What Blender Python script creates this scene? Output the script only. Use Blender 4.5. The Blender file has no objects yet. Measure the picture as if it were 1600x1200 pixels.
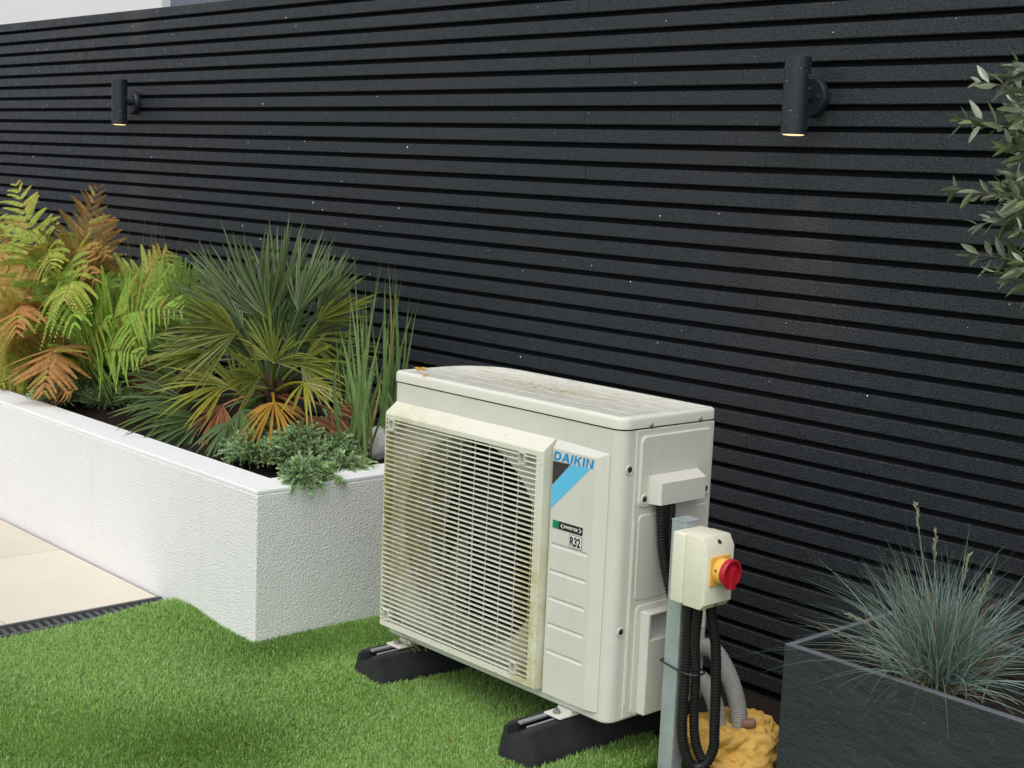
import bpy, bmesh, math, random
import numpy as np
from mathutils import Vector, Matrix

rnd = random.Random(7)
rng = np.random.default_rng(11)
scene = bpy.context.scene
COL = scene.collection

# ------------------------------------------------------------------ camera, sky, sun, exposure
CAM = np.array([2.2114, -2.3832, 1.3971])
RIGHT = np.array([0.671925, 0.739434, 0.041878])
UP = np.array([-0.136859, 0.068395, 0.988227])
BACK = np.array([0.727864, -0.669745, 0.147155])
FPX = 2256.9                                   # focal length in pixels of the 1600 wide photograph
cd = bpy.data.cameras.new('camera')
cd.sensor_width = 36.0
cd.lens = FPX * 36.0 / 1600.0
cd.clip_start = 0.05
cd.clip_end = 500
cam = bpy.data.objects.new('camera', cd)
cam.matrix_world = Matrix(((RIGHT[0], UP[0], BACK[0], CAM[0]), (RIGHT[1], UP[1], BACK[1], CAM[1]),
                           (RIGHT[2], UP[2], BACK[2], CAM[2]), (0, 0, 0, 1)))
COL.objects.link(cam)
scene.camera = cam

SUN = Vector((0.34, -0.62, 1.05)).normalized()     # direction towards the hazy sun
world = bpy.data.worlds.new('World')
scene.world = world
world.use_nodes = True
wn, wl = world.node_tree.nodes, world.node_tree.links
for n in list(wn):
    wn.remove(n)
w_out = wn.new('ShaderNodeOutputWorld')
w_bg = wn.new('ShaderNodeBackground')
w_sky = wn.new('ShaderNodeTexSky')
w_sky.sky_type = 'NISHITA'
w_sky.sun_disc = False
w_sky.sun_elevation = math.asin(SUN.z)
w_sky.sun_rotation = math.atan2(SUN.x, SUN.y)
w_sky.dust_density = 2.0
w_hs = wn.new('ShaderNodeHueSaturation')
w_hs.inputs['Saturation'].default_value = 0.22       # overcast: nearly colourless sky
wl.new(w_sky.outputs[0], w_hs.inputs['Color'])
wl.new(w_hs.outputs[0], w_bg.inputs['Color'])
w_bg.inputs['Strength'].default_value = 0.15
wl.new(w_bg.outputs[0], w_out.inputs['Surface'])

sl = bpy.data.lights.new('sun', 'SUN')
sl.energy = 1.0
sl.angle = math.radians(60)
sl.color = (1.0, 0.97, 0.92)
sun = bpy.data.objects.new('sun', sl)
sun.rotation_euler = SUN.to_track_quat('Z', 'Y').to_euler()
COL.objects.link(sun)

scene.view_settings.view_transform = 'Standard'
scene.view_settings.look = 'None'
scene.view_settings.exposure = 0.35
scene.view_settings.gamma = 1.0
scene.view_settings.use_curve_mapping = False
scene.render.engine = 'CYCLES'
scene.cycles.max_bounces = 6
scene.cycles.use_denoising = True


def at(u, v, Y):
    """point of the plane y = Y that the photograph shows at pixel (u, v)"""
    r = RIGHT * (u - 800) / FPX - UP * (v - 600) / FPX - BACK
    return CAM + r * ((Y - CAM[1]) / r[1])


def atx(u, v, X):
    r = RIGHT * (u - 800) / FPX - UP * (v - 600) / FPX - BACK
    return CAM + r * ((X - CAM[0]) / r[0])


def lin(r, g, b):
    f = lambda c: c / 12.92 if c <= 0.04045 else ((c + 0.055) / 1.055) ** 2.4
    return (f(r / 255), f(g / 255), f(b / 255))


# ------------------------------------------------------------------ materials
class NT:
    def __init__(s, name):
        s.m = bpy.data.materials.new(name)
        s.m.use_nodes = True
        s.t = s.m.node_tree
        s.n, s.l = s.t.nodes, s.t.links
        s.b = s.n['Principled BSDF']
        s.out = s.n['Material Output']

    def node(s, kind, **kw):
        n = s.n.new('ShaderNode' + kind)
        for k, v in kw.items():
            setattr(n, k, v)
        return n

    def pos(s, scale=(1, 1, 1)):
        g = s.node('NewGeometry')
        mp = s.node('Mapping')
        mp.inputs['Scale'].default_value = scale
        s.l.new(g.outputs['Position'], mp.inputs['Vector'])
        return mp.outputs[0]

    def noise(s, scale, detail=3, rough=0.5, vec=None):
        n = s.node('TexNoise')
        n.inputs['Scale'].default_value = scale
        n.inputs['Detail'].default_value = detail
        n.inputs['Roughness'].default_value = rough
        s.l.new(vec if vec is not None else s.pos(), n.inputs['Vector'])
        return n.outputs['Fac']

    def ramp(s, fac, stops):
        r = s.node('ValToRGB')
        e = r.color_ramp.elements
        while len(e) < len(stops):
            e.new(0.5)
        for i, (p, c) in enumerate(stops):
            e[i].position = p
            e[i].color = (c, c, c, 1) if isinstance(c, (int, float)) else (*c, 1)
        s.l.new(fac, r.inputs['Fac'])
        return r.outputs['Color']

    def mix(s, fac, a, b, mode='MIX'):
        m = s.node('Mix', data_type='RGBA', blend_type=mode)
        for sock, v in ((m.inputs['Factor'], fac), (m.inputs[6], a), (m.inputs[7], b)):
            if isinstance(v, (int, float)):
                sock.default_value = v
            elif isinstance(v, tuple):
                sock.default_value = (*v, 1)
            else:
                s.l.new(v, sock)
        return m.outputs[2]

    def math(s, op, a, b=0.0):
        m = s.node('Math', operation=op)
        for sock, v in ((m.inputs[0], a), (m.inputs[1], b)):
            if isinstance(v, (int, float)):
                sock.default_value = v
            else:
                s.l.new(v, sock)
        return m.outputs[0]

    def color(s, c):
        if isinstance(c, tuple):
            s.b.inputs['Base Color'].default_value = (*c, 1)
        else:
            s.l.new(c, s.b.inputs['Base Color'])
        return s

    def rough(s, r):
        if isinstance(r, (int, float)):
            s.b.inputs['Roughness'].default_value = r
        else:
            s.l.new(r, s.b.inputs['Roughness'])
        return s

    def spec(s, v):
        s.b.inputs['Specular IOR Level'].default_value = v
        return s

    def metal(s, v):
        s.b.inputs['Metallic'].default_value = v
        return s

    def bump(s, h, strength=0.5, dist=0.002):
        b = s.node('Bump')
        b.inputs['Strength'].default_value = strength
        b.inputs['Distance'].default_value = dist
        s.l.new(h, b.inputs['Height'])
        if s.b.inputs['Normal'].links:
            s.l.new(s.b.inputs['Normal'].links[0].from_socket, b.inputs['Normal'])
        s.l.new(b.outputs[0], s.b.inputs['Normal'])
        return s


def simple(name, c, rough=0.5, spec=0.5, metal=0.0, var=0.12, scale=40.0, bump=0.0, bscale=200.0, bdist=0.001):
    t = NT(name)
    n = t.noise(scale, 4, 0.6)
    t.color(t.mix(n, tuple(x * (1 - var) for x in c), tuple(min(1, x * (1 + var)) for x in c)))
    t.rough(rough).spec(spec).metal(metal)
    if bump:
        t.bump(t.noise(bscale, 3), bump, bdist)
    return t.m


MAT = {}


def make_materials():
    # charcoal slats: embossed grain along the board, fine beads of rain
    t = NT('charcoal_slat')
    grain = t.noise(1.0, 5, 0.65, t.pos((260, 60, 90)))
    broad = t.noise(1.3, 3, 0.5, t.pos((1, 1, 2.2)))
    c = t.mix(t.ramp(grain, [(0.3, 0.0), (0.7, 1.0)]), (0.0095, 0.0130, 0.0175), (0.031, 0.038, 0.048))
    c = t.mix(t.ramp(broad, [(0.35, 0.0), (0.7, 0.35)]), c, (0.030, 0.029, 0.030))
    t.color(c)
    beads = t.noise(190.0, 2, 0.5)
    t.rough(t.ramp(t.noise(30.0, 3), [(0.3, 0.34), (0.7, 0.56)])).spec(0.5)
    t.bump(grain, 0.55, 0.0012)
    t.bump(t.ramp(beads, [(0.52, 0.0), (0.62, 1.0)]), 1.0, 0.0032)
    MAT['slat'] = t.m
    MAT['backing'] = simple('fence_backing', (0.008, 0.010, 0.012), 0.9, 0.15)
    MAT['drop'] = simple('raindrop', (0.62, 0.64, 0.65), 0.12, 0.6, var=0.1)
    # rendered masonry
    t = NT('white_render')
    b1 = t.noise(160.0, 2, 0.55)
    b2 = t.noise(38.0, 2, 0.5)
    dirt = t.ramp(t.noise(2.2, 6, 0.7), [(0.42, 0.0), (0.75, 0.22)])
    runs = t.ramp(t.noise(1.0, 5, 0.7, t.pos((22, 22, 1.6))), [(0.56, 0.0), (0.78, 0.20)])
    t.color(t.mix(runs, t.mix(dirt, (0.79, 0.79, 0.785), (0.60, 0.585, 0.55)), (0.55, 0.54, 0.50)))
    t.rough(0.85).spec(0.25)
    t.bump(t.math('ADD', t.ramp(b1, [(0.3, 0.0), (0.7, 1.0)]), t.math('MULTIPLY', b2, 0.6)), 0.6, 0.0032)
    MAT['render'] = t.m
    t = NT('white_coping_paint')
    t.color(t.mix(t.ramp(t.noise(14.0, 5, 0.7), [(0.5, 0.0), (0.8, 0.16)]), (0.84, 0.85, 0.85), (0.6, 0.6, 0.57)))
    t.rough(0.6).spec(0.35).bump(t.noise(90.0, 2), 0.2, 0.001)
    MAT['coping'] = t.m
    MAT['soil'] = simple('dark_soil', (0.018, 0.013, 0.010), 0.95, 0.2, var=0.6, scale=160, bump=0.9, bscale=120, bdist=0.006)
    t = NT('porcelain_slab')
    oi = t.node('ObjectInfo')
    tone = t.ramp(oi.outputs['Random'], [(0.0, 0.93), (1.0, 1.03)])
    sc = t.ramp(t.noise(55.0, 6, 0.75), [(0.60, 0.0), (0.78, 0.35)])
    pc = t.mix(1.0, t.mix(t.noise(5.0, 6, 0.65), (0.62, 0.56, 0.45), (0.72, 0.665, 0.55)), tone, 'MULTIPLY')
    t.color(t.mix(sc, pc, (0.45, 0.41, 0.34)))
    t.rough(0.55).spec(0.4).bump(t.noise(220.0, 2), 0.15, 0.0006)
    MAT['paving'] = t.m
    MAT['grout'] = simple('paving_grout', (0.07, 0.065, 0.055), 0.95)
    MAT['drain'] = simple('drain_plastic', (0.085, 0.088, 0.092), 0.55, 0.4, var=0.3)
    MAT['lawn_base'] = simple('turf_backing', (0.12, 0.22, 0.04), 0.95, 0.1, var=0.4)
    # air conditioner
    t = NT('unit_paint')
    speck = t.ramp(t.noise(150.0, 2, 0.5), [(0.70, 0.0), (0.76, 0.55)])
    film = t.ramp(t.noise(6.0, 5, 0.65), [(0.4, 0.0), (0.8, 0.30)])
    drip = t.ramp(t.noise(1.0, 5, 0.7, t.pos((48, 48, 3.5))), [(0.56, 0.0), (0.76, 0.35)])
    c = t.mix(film, (0.65, 0.64, 0.58), (0.48, 0.47, 0.405))
    c = t.mix(drip, c, (0.43, 0.415, 0.34))
    t.color(t.mix(speck, c, (0.27, 0.26, 0.20))).rough(0.42).spec(0.4)
    MAT['unit'] = t.m
    t = NT('lid_paint')                                  # rain-dirtied top: streaks and lichen
    streak = t.ramp(t.noise(1.0, 6, 0.7, t.pos((16, 60, 20))), [(0.47, 0.0), (0.63, 0.62)])
    sy = t.node('SeparateXYZ')
    t.l.new(t.pos(), sy.inputs[0])
    mx = t.math('SUBTRACT', 1.0, t.math('MULTIPLY', t.math('ABSOLUTE', t.math('ADD', sy.outputs[0], 0.42)), 2.6))
    my = t.math('SUBTRACT', 1.0, t.math('MULTIPLY', t.math('ABSOLUTE', t.math('SUBTRACT', sy.outputs[1], 0.17)), 7.0))
    patch = t.math('MULTIPLY', t.math('MAXIMUM', mx, 0.0), t.math('MAXIMUM', my, 0.0))
    lich = t.math('MULTIPLY', t.ramp(t.noise(1.0, 5, 0.7, t.pos((30, 90, 30))), [(0.47, 0.0), (0.58, 1.0)]), patch)
    up = t.node('NewGeometry')
    un = t.node('SeparateXYZ')
    t.l.new(up.outputs['Normal'], un.inputs[0])
    top = t.ramp(un.outputs[2], [(0.8, 0.0), (0.95, 1.0)])
    c = t.mix(t.math('MULTIPLY', streak, top), (0.69, 0.68, 0.60), (0.45, 0.435, 0.37))
    c = t.mix(t.math('MULTIPLY', lich, top), c, (0.36, 0.33, 0.13))
    t.color(c).rough(0.5).spec(0.35)
    MAT['lid'] = t.m
    t = NT('grille_plastic')                             # algae on the louvres and the right frame edge
    xyz = t.node('SeparateXYZ')
    t.l.new(t.pos(), xyz.inputs[0])
    dx = t.math('SUBTRACT', 1.0, t.math('MULTIPLY', t.math('ABSOLUTE', t.math('ADD', xyz.outputs[0], 0.74)), 4.2))
    dz = t.math('SUBTRACT', 1.0, t.math('MULTIPLY', t.math('ABSOLUTE', t.math('SUBTRACT', xyz.outputs[2], 0.50)), 3.2))
    a1 = t.math('MULTIPLY', t.math('MAXIMUM', dx, 0.0), t.math('MAXIMUM', dz, 0.0))
    ex = t.math('SUBTRACT', 1.0, t.math('MULTIPLY', t.math('ABSOLUTE', t.math('ADD', xyz.outputs[0], 0.25)), 16.0))
    ez = t.math('SUBTRACT', 1.0, t.math('MULTIPLY', t.math('MAXIMUM', t.math('SUBTRACT', xyz.outputs[2], 0.40), 0.0), 4.5))
    a2 = t.math('MULTIPLY', t.math('MAXIMUM', ex, 0.0), t.math('MAXIMUM', ez, 0.0))
    amt = t.math('ADD', t.math('MULTIPLY', a1, 2.2), t.math('MULTIPLY', a2, 1.5))
    blot = t.ramp(t.noise(22.0, 5, 0.7), [(0.36, 0.0), (0.62, 1.0)])
    c = t.mix(t.math('MINIMUM', t.math('MULTIPLY', amt, blot), 0.8), (0.69, 0.68, 0.575), (0.46, 0.44, 0.20))
    sp = t.ramp(t.noise(1.0, 4, 0.7, t.pos((70, 70, 110))), [(0.60, 0.0), (0.70, 0.5)])
    c = t.mix(sp, c, (0.33, 0.31, 0.18))
    t.color(c).rough(0.5).spec(0.35)
    MAT['grille'] = t.m
    MAT['dark'] = simple('dark_interior', (0.004, 0.004, 0.004), 0.9, 0.1)
    MAT['fan'] = simple('fan_plastic', (0.02, 0.02, 0.02), 0.5, 0.3)
    MAT['coil'] = simple('coil_fins', (0.012, 0.012, 0.012), 0.7, 0.3)
    MAT['screw'] = simple('screw_steel', (0.30, 0.29, 0.26), 0.4, 0.5, metal=0.6, var=0.3, scale=300)
    MAT['screw_hole'] = simple('screw_recess', (0.02, 0.02, 0.018), 0.7)
    MAT['blue'] = simple('logo_blue', lin(20, 140, 205), 0.4, var=0.03)
    MAT['sky_blue'] = simple('logo_light_blue', lin(95, 190, 232), 0.4, var=0.03)
    MAT['ink'] = simple('logo_ink', lin(52, 48, 52), 0.45, var=0.05)
    MAT['black_ink'] = simple('black_ink', (0.012, 0.012, 0.012), 0.45)
    MAT['green_ink'] = simple('green_ink', lin(0, 130, 100), 0.45)
    MAT['sticker'] = simple('sticker_white', (0.78, 0.78, 0.74), 0.4, var=0.03)
    # feet, post, switch, hoses
    MAT['rubber'] = simple('recycled_rubber', (0.026, 0.027, 0.029), 0.8, 0.3, var=0.65, scale=22, bump=0.7, bscale=420, bdist=0.002)
    MAT['alu'] = simple('aluminium_rail', (0.50, 0.51, 0.52), 0.42, 0.5, metal=0.7, var=0.15)
    MAT['zinc'] = simple('galvanised_steel', (0.47, 0.52, 0.54), 0.48, 0.5, metal=0.55, var=0.3, scale=26)
    t = NT('switch_cream')
    sm = t.ramp(t.noise(60.0, 5, 0.7), [(0.55, 0.0), (0.72, 0.35)])
    t.color(t.mix(sm, (0.74, 0.72, 0.58), (0.40, 0.37, 0.29))).rough(0.42).spec(0.4)
    MAT['cream'] = t.m
    MAT['yellow'] = simple('isolator_yellow', lin(228, 178, 84), 0.45, var=0.15, scale=60)
    MAT['red'] = simple('isolator_red', lin(176, 26, 44), 0.38, 0.5, var=0.12)
    MAT['hose'] = simple('black_conduit', (0.013, 0.013, 0.014), 0.38, 0.5, var=0.3)
    MAT['grey_hose'] = simple('grey_conduit', (0.34, 0.34, 0.32), 0.6, 0.3, var=0.18)
    MAT['copper'] = simple('pipe_end', (0.22, 0.12, 0.09), 0.5)
    t = NT('expanding_foam')
    pits = t.ramp(t.noise(95.0, 4, 0.65), [(0.20, 0.0), (0.30, 1.0)])
    c = t.mix(t.noise(14.0, 5, 0.7), (0.56, 0.30, 0.04), (0.80, 0.54, 0.16))
    t.color(t.mix(pits, (0.20, 0.09, 0.02), c)).rough(0.7).spec(0.3)
    t.bump(t.noise(40.0, 4, 0.6), 0.45, 0.004)
    MAT['foam'] = t.m
    MAT['lamp'] = simple('lamp_anthracite', (0.014, 0.018, 0.025), 0.42, 0.5, var=0.15, bump=0.25, bscale=900, bdist=0.0006)
    t = NT('lamp_glow')
    t.color((0.9, 0.75, 0.5))
    t.b.inputs['Emission Color'].default_value = (1.0, 0.72, 0.36, 1)
    t.b.inputs['Emission Strength'].default_value = 1.1
    MAT['glow'] = t.m
    # slate trough
    t = NT('riven_slate')
    riv = t.noise(1.0, 7, 0.62, t.pos((4, 4, 8)))
    c = t.mix(t.noise(3.0, 5, 0.6), (0.020, 0.025, 0.029), (0.035, 0.040, 0.047))
    fl = t.ramp(t.noise(140.0, 2), [(0.66, 0.0), (0.73, 0.45)])
    t.color(t.mix(fl, c, (0.10, 0.12, 0.125)))
    t.rough(t.ramp(riv, [(0.3, 0.5), (0.7, 0.7)])).spec(0.35)
    t.bump(riv, 0.8, 0.02)
    t.bump(t.noise(1.0, 8, 0.72, t.pos((18, 18, 34))), 0.8, 0.006)
    t.bump(t.noise(260.0, 3), 0.25, 0.001)
    MAT['slate'] = t.m
    MAT['slate_edge'] = simple('slate_cut_edge', (0.13, 0.14, 0.16), 0.5, 0.5, var=0.35, scale=60, bump=0.5, bscale=150)
    MAT['white_rock'] = simple('pale_rock', (0.55, 0.55, 0.54), 0.7, 0.3, var=0.3, scale=20, bump=0.6, bscale=60, bdist=0.004)
    MAT['black_rock'] = simple('black_rock', (0.012, 0.012, 0.014), 0.5, 0.4, var=0.4, bump=0.6, bscale=60, bdist=0.004)
    MAT['house'] = simple('house_render', (0.82, 0.82, 0.80), 0.85, var=0.03)
    MAT['house_dark'] = simple('house_cladding', (0.13, 0.16, 0.19), 0.5, var=0.1)
    MAT['bark'] = simple('bark', (0.12, 0.095, 0.07), 0.9, 0.2, var=0.4, scale=90, bump=0.6, bscale=120)
    MAT['fibre'] = simple('palm_fibre', (0.055, 0.035, 0.022), 0.95, 0.1, var=0.5, scale=120, bump=0.9, bscale=150, bdist=0.004)
    # foliage: colour stored per leaf
    def leafmat(name, rough, spec, trans):
        t = NT(name)
        a = t.node('Attribute', attribute_name='col')
        nz = t.noise(60.0, 3, 0.6)
        c = t.mix(1.0, a.outputs['Color'], t.ramp(nz, [(0.25, 0.78), (0.75, 1.18)]), 'MULTIPLY')
        t.color(c).rough(rough).spec(spec)
        tr = t.node('BsdfTranslucent')
        t.l.new(c, tr.inputs['Color'])
        ms = t.node('MixShader')
        ms.inputs[0].default_value = trans
        t.l.new(t.b.outputs[0], ms.inputs[1])
        t.l.new(tr.outputs[0], ms.inputs[2])
        t.l.new(ms.outputs[0], t.out.inputs['Surface'])
        return t.m
    MAT['fern'] = leafmat('fern_leaf', 0.5, 0.3, 0.38)
    MAT['palm'] = leafmat('palm_leaf', 0.36, 0.5, 0.22)
    MAT['reed'] = leafmat('reed_leaf', 0.42, 0.4, 0.25)
    MAT['needle'] = leafmat('juniper_needle', 0.55, 0.3, 0.15)
    MAT['olive'] = leafmat('olive_leaf', 0.36, 0.5, 0.15)
    MAT['turf'] = leafmat('turf_blade', 0.36, 0.5, 0.42)


make_materials()


# ------------------------------------------------------------------ mesh and object helpers
def wloc(o):
    p = Vector((0, 0, 0))
    while o is not None:
        p += o.location
        o = o.parent
    return p


def tag(o, label=None, cat=None, group=None, kind=None):
    if label:
        o['label'] = label
    if cat:
        o['category'] = cat
    if group:
        o['group'] = group
    if kind:
        o['kind'] = kind
    return o


def empty(name, loc, label=None, cat=None, group=None):
    o = bpy.data.objects.new(name, None)
    o.location = loc
    o.empty_display_size = 0.05
    COL.objects.link(o)
    return tag(o, label, cat, group)


def link(name, me, mat, parent=None, label=None):
    o = bpy.data.objects.new(name, me)
    if mat is not None and not me.materials:
        me.materials.append(MAT[mat] if isinstance(mat, str) else mat)
    o.parent = parent
    COL.objects.link(o)
    if label:
        o['label'] = label
    return o


def mesh(name, V, F, C=None, smooth=False):
    V = np.asarray(V, dtype=np.float32).reshape(-1, 3)
    me = bpy.data.meshes.new(name)
    if isinstance(F, np.ndarray):
        nf, k = F.shape
        loops = F.ravel().astype(np.int32)
        starts = np.arange(nf, dtype=np.int32) * k
    else:
        ks = np.array([len(f) for f in F], dtype=np.int32)
        loops = np.array([i for f in F for i in f], dtype=np.int32)
        starts = np.concatenate([[0], np.cumsum(ks)[:-1]]).astype(np.int32)
        nf = len(F)
    me.vertices.add(len(V))
    me.vertices.foreach_set('co', V.ravel())
    me.loops.add(len(loops))
    me.loops.foreach_set('vertex_index', loops)
    me.polygons.add(nf)
    me.polygons.foreach_set('loop_start', starts)
    me.polygons.foreach_set('use_smooth', np.full(nf, bool(smooth)))
    if C is not None:
        a = me.color_attributes.new('col', 'FLOAT_COLOR', 'POINT')
        C = np.asarray(C, dtype=np.float32).reshape(-1, 3)
        a.data.foreach_set('color', np.concatenate([C, np.ones((len(C), 1), np.float32)], 1).ravel())
    me.update(calc_edges=True)
    me.validate()
    return me


def put(name, V, F, mat, parent=None, C=None, smooth=False, label=None):
    """a mesh given in world coordinates, linked under parent"""
    V = np.asarray(V, dtype=np.float64).reshape(-1, 3)
    if parent is not None:
        V = V - np.array(wloc(parent))
    return link(name, mesh(name, V, F, C, smooth), mat, parent, label)


class MB:
    def __init__(s):
        s.v, s.f = [], []

    def add(s, V, F):
        n = len(s.v)
        s.v += [tuple(p) for p in V]
        s.f += [tuple(i + n for i in f) for f in F]
        return s

    def box(s, x0, x1, y0, y1, z0, z1, bev=0.0, seg=1):
        if bev <= 0:
            V = [(x, y, z) for x in (x0, x1) for y in (y0, y1) for z in (z0, z1)]
            return s.add(V, [(0, 1, 3, 2), (4, 6, 7, 5), (0, 4, 5, 1), (2, 3, 7, 6), (0, 2, 6, 4), (1, 5, 7, 3)])
        bm = bmesh.new()
        bmesh.ops.create_cube(bm, size=1.0)
        for v in bm.verts:
            v.co = ((x0 + x1) / 2 + v.co.x * (x1 - x0), (y0 + y1) / 2 + v.co.y * (y1 - y0), (z0 + z1) / 2 + v.co.z * (z1 - z0))
        bmesh.ops.bevel(bm, geom=bm.edges[:], offset=bev, segments=seg, profile=0.5, affect='EDGES')
        return s.bm(bm)

    def bm(s, bm):
        bm.verts.index_update()
        s.add([v.co[:] for v in bm.verts], [[v.index for v in f.verts] for f in bm.faces])
        bm.free()
        return s

    def tube(s, P, r, n=10, caps=True):
        P = np.asarray(P, float)
        R = np.full(len(P), r) if np.isscalar(r) else np.asarray(r, float)
        T = np.gradient(P, axis=0)
        T /= np.linalg.norm(T, axis=1)[:, None] + 1e-12
        a = np.array([0, 0, 1.0]) if abs(T[0][2]) < 0.9 else np.array([1.0, 0, 0])
        u = np.cross(T[0], a)
        u /= np.linalg.norm(u)
        V = []
        for i in range(len(P)):
            u = u - T[i] * (u @ T[i])
            u /= np.linalg.norm(u) + 1e-12
            w = np.cross(T[i], u)
            for k in range(n):
                t = 2 * math.pi * k / n
                V.append(P[i] + R[i] * (math.cos(t) * u + math.sin(t) * w))
        F = [(i * n + k, i * n + (k + 1) % n, (i + 1) * n + (k + 1) % n, (i + 1) * n + k)
             for i in range(len(P) - 1) for k in range(n)]
        if caps:
            F += [tuple(range(n))[::-1], tuple(range((len(P) - 1) * n, len(P) * n))]
        return s.add(V, F)

    def lathe(s, prof, origin, axis, n=24):
        """prof: list of (radius, distance along axis)"""
        ax = np.array(axis, float)
        ax /= np.linalg.norm(ax)
        a = np.array([0, 0, 1.0]) if abs(ax[2]) < 0.9 else np.array([1.0, 0, 0])
        u = np.cross(ax, a)
        u /= np.linalg.norm(u)
        w = np.cross(ax, u)
        V = [np.array(origin) + ax * h + r * (math.cos(2 * math.pi * k / n) * u + math.sin(2 * math.pi * k / n) * w)
             for r, h in prof for k in range(n)]
        m = len(prof)
        F = [(i * n + k, i * n + (k + 1) % n, (i + 1) * n + (k + 1) % n, (i + 1) * n + k) for i in range(m - 1) for k in range(n)]
        F += [tuple(range(n))[::-1], tuple(range((m - 1) * n, m * n))]
        return s.add(V, F)

    def prism(s, poly, a0, a1, axis):
        """poly of 2-D points swept along an axis: 'x' -> (y,z), 'y' -> (x,z), 'z' -> (x,y)"""
        def p3(p, a):
            return {'x': (a, p[0], p[1]), 'y': (p[0], a, p[1]), 'z': (p[0], p[1], a)}[axis]
        n = len(poly)
        V = [p3(p, a0) for p in poly] + [p3(p, a1) for p in poly]
        F = [(i, (i + 1) % n, n + (i + 1) % n, n + i) for i in range(n)] + [tuple(range(n))[::-1], tuple(range(n, 2 * n))]
        return s.add(V, F)

    def build(s, name, mat, parent=None, smooth=False, label=None):
        V = np.array(s.v, float)
        o = put(name, V, s.f, mat, parent, None, smooth, label)
        # consistent outward normals
        bm = bmesh.new()
        bm.from_mesh(o.data)
        bmesh.ops.recalc_face_normals(bm, faces=bm.faces[:])
        bm.to_mesh(o.data)
        bm.free()
        if smooth:
            o.data.set_sharp_from_angle(angle=math.radians(38))
        return o


def rounded(x0, x1, y0, y1, radii, inset=0.0, n=8):
    """outline, counter-clockwise from the front left; radii for FL, FR, BR, BL"""
    x0, x1, y0, y1 = x0 + inset, x1 - inset, y0 + inset, y1 - inset
    pts = []
    for (cx, cy, a0), r in zip(((x0, y0, 180), (x1, y0, 270), (x1, y1, 0), (x0, y1, 90)), radii):
        r = max(r - inset, 0.0008)
        ox = cx + (r if cx == x0 else -r)
        oy = cy + (r if cy == y0 else -r)
        for k in range(n + 1):
            a = math.radians(a0 + 90 * k / n)
            pts.append((ox + r * math.cos(a), oy + r * math.sin(a)))
    return pts


def nrm(v):
    v = np.asarray(v, float)
    return v / (np.linalg.norm(v, axis=-1, keepdims=True) + 1e-12)


def bez(p0, p1, p2, t):
    t = np.asarray(t)[:, None]
    return (1 - t) ** 2 * np.asarray(p0) + 2 * t * (1 - t) * np.asarray(p1) + t ** 2 * np.asarray(p2)


def spline(pts, n):
    """Catmull-Rom through the points"""
    P = np.asarray(pts, float)
    P = np.vstack([2 * P[0] - P[1], P, 2 * P[-1] - P[-2]])
    out = []
    m = len(P) - 3
    for t in np.linspace(0, m - 1e-6, n):
        i = int(t)
        u = t - i
        a, b, c, d = P[i:i + 4]
        out.append(0.5 * ((2 * b) + (c - a) * u + (2 * a - 5 * b + 4 * c - d) * u * u + (3 * b - a - 3 * c + d) * u ** 3))
    return np.array(out)


# ------------------------------------------------------------------ ground, paving, lawn
XP, YP, ZP = -1.276, -0.156, 0.447            # outer corner and top of the white raised bed
YF = 0.842                                    # front face of the slats
UX0, UX1, UY1 = -0.848, 0.0, 0.3255           # air conditioner
UB, US, UT = 0.113, 0.818, 0.847

g = MB().add([(-60, -60, -0.06), (60, -60, -0.06), (60, 60, -0.06), (-60, 60, -0.06)], [(0, 1, 2, 3)]).build('ground', 'soil')
g['kind'] = 'structure'

# lawn: backing sheet with a real edge, then blades
LZ = -0.021


def lawn_h(x, y):
    """gentle unevenness of the ground under the turf"""
    x, y = np.asarray(x, float), np.asarray(y, float)
    h = 0.024 * np.exp(-((x + 1.67) / 0.16) ** 2 - ((y + 0.20) / 0.20) ** 2)
    h = h + 0.026 * np.exp(-((x + 1.02) / 0.20) ** 2 - ((y - 0.10) / 0.26) ** 2)
    dx = np.maximum(np.maximum(-0.85 - x, x - 0.0), 0)
    dy = np.maximum(np.maximum(-0.14 - y, y - 0.6), 0)
    h = h + 0.022 * np.exp(-(dx ** 2 + dy ** 2) / 0.15 ** 2)
    h = h + 0.022 * np.exp(-((x + 0.80) / 0.14) ** 2 - ((y + 0.14) / 0.14) ** 2)
    return h + 0.004 * np.sin(3.1 * x + 1.0) * np.sin(2.7 * y + 0.4)


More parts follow.
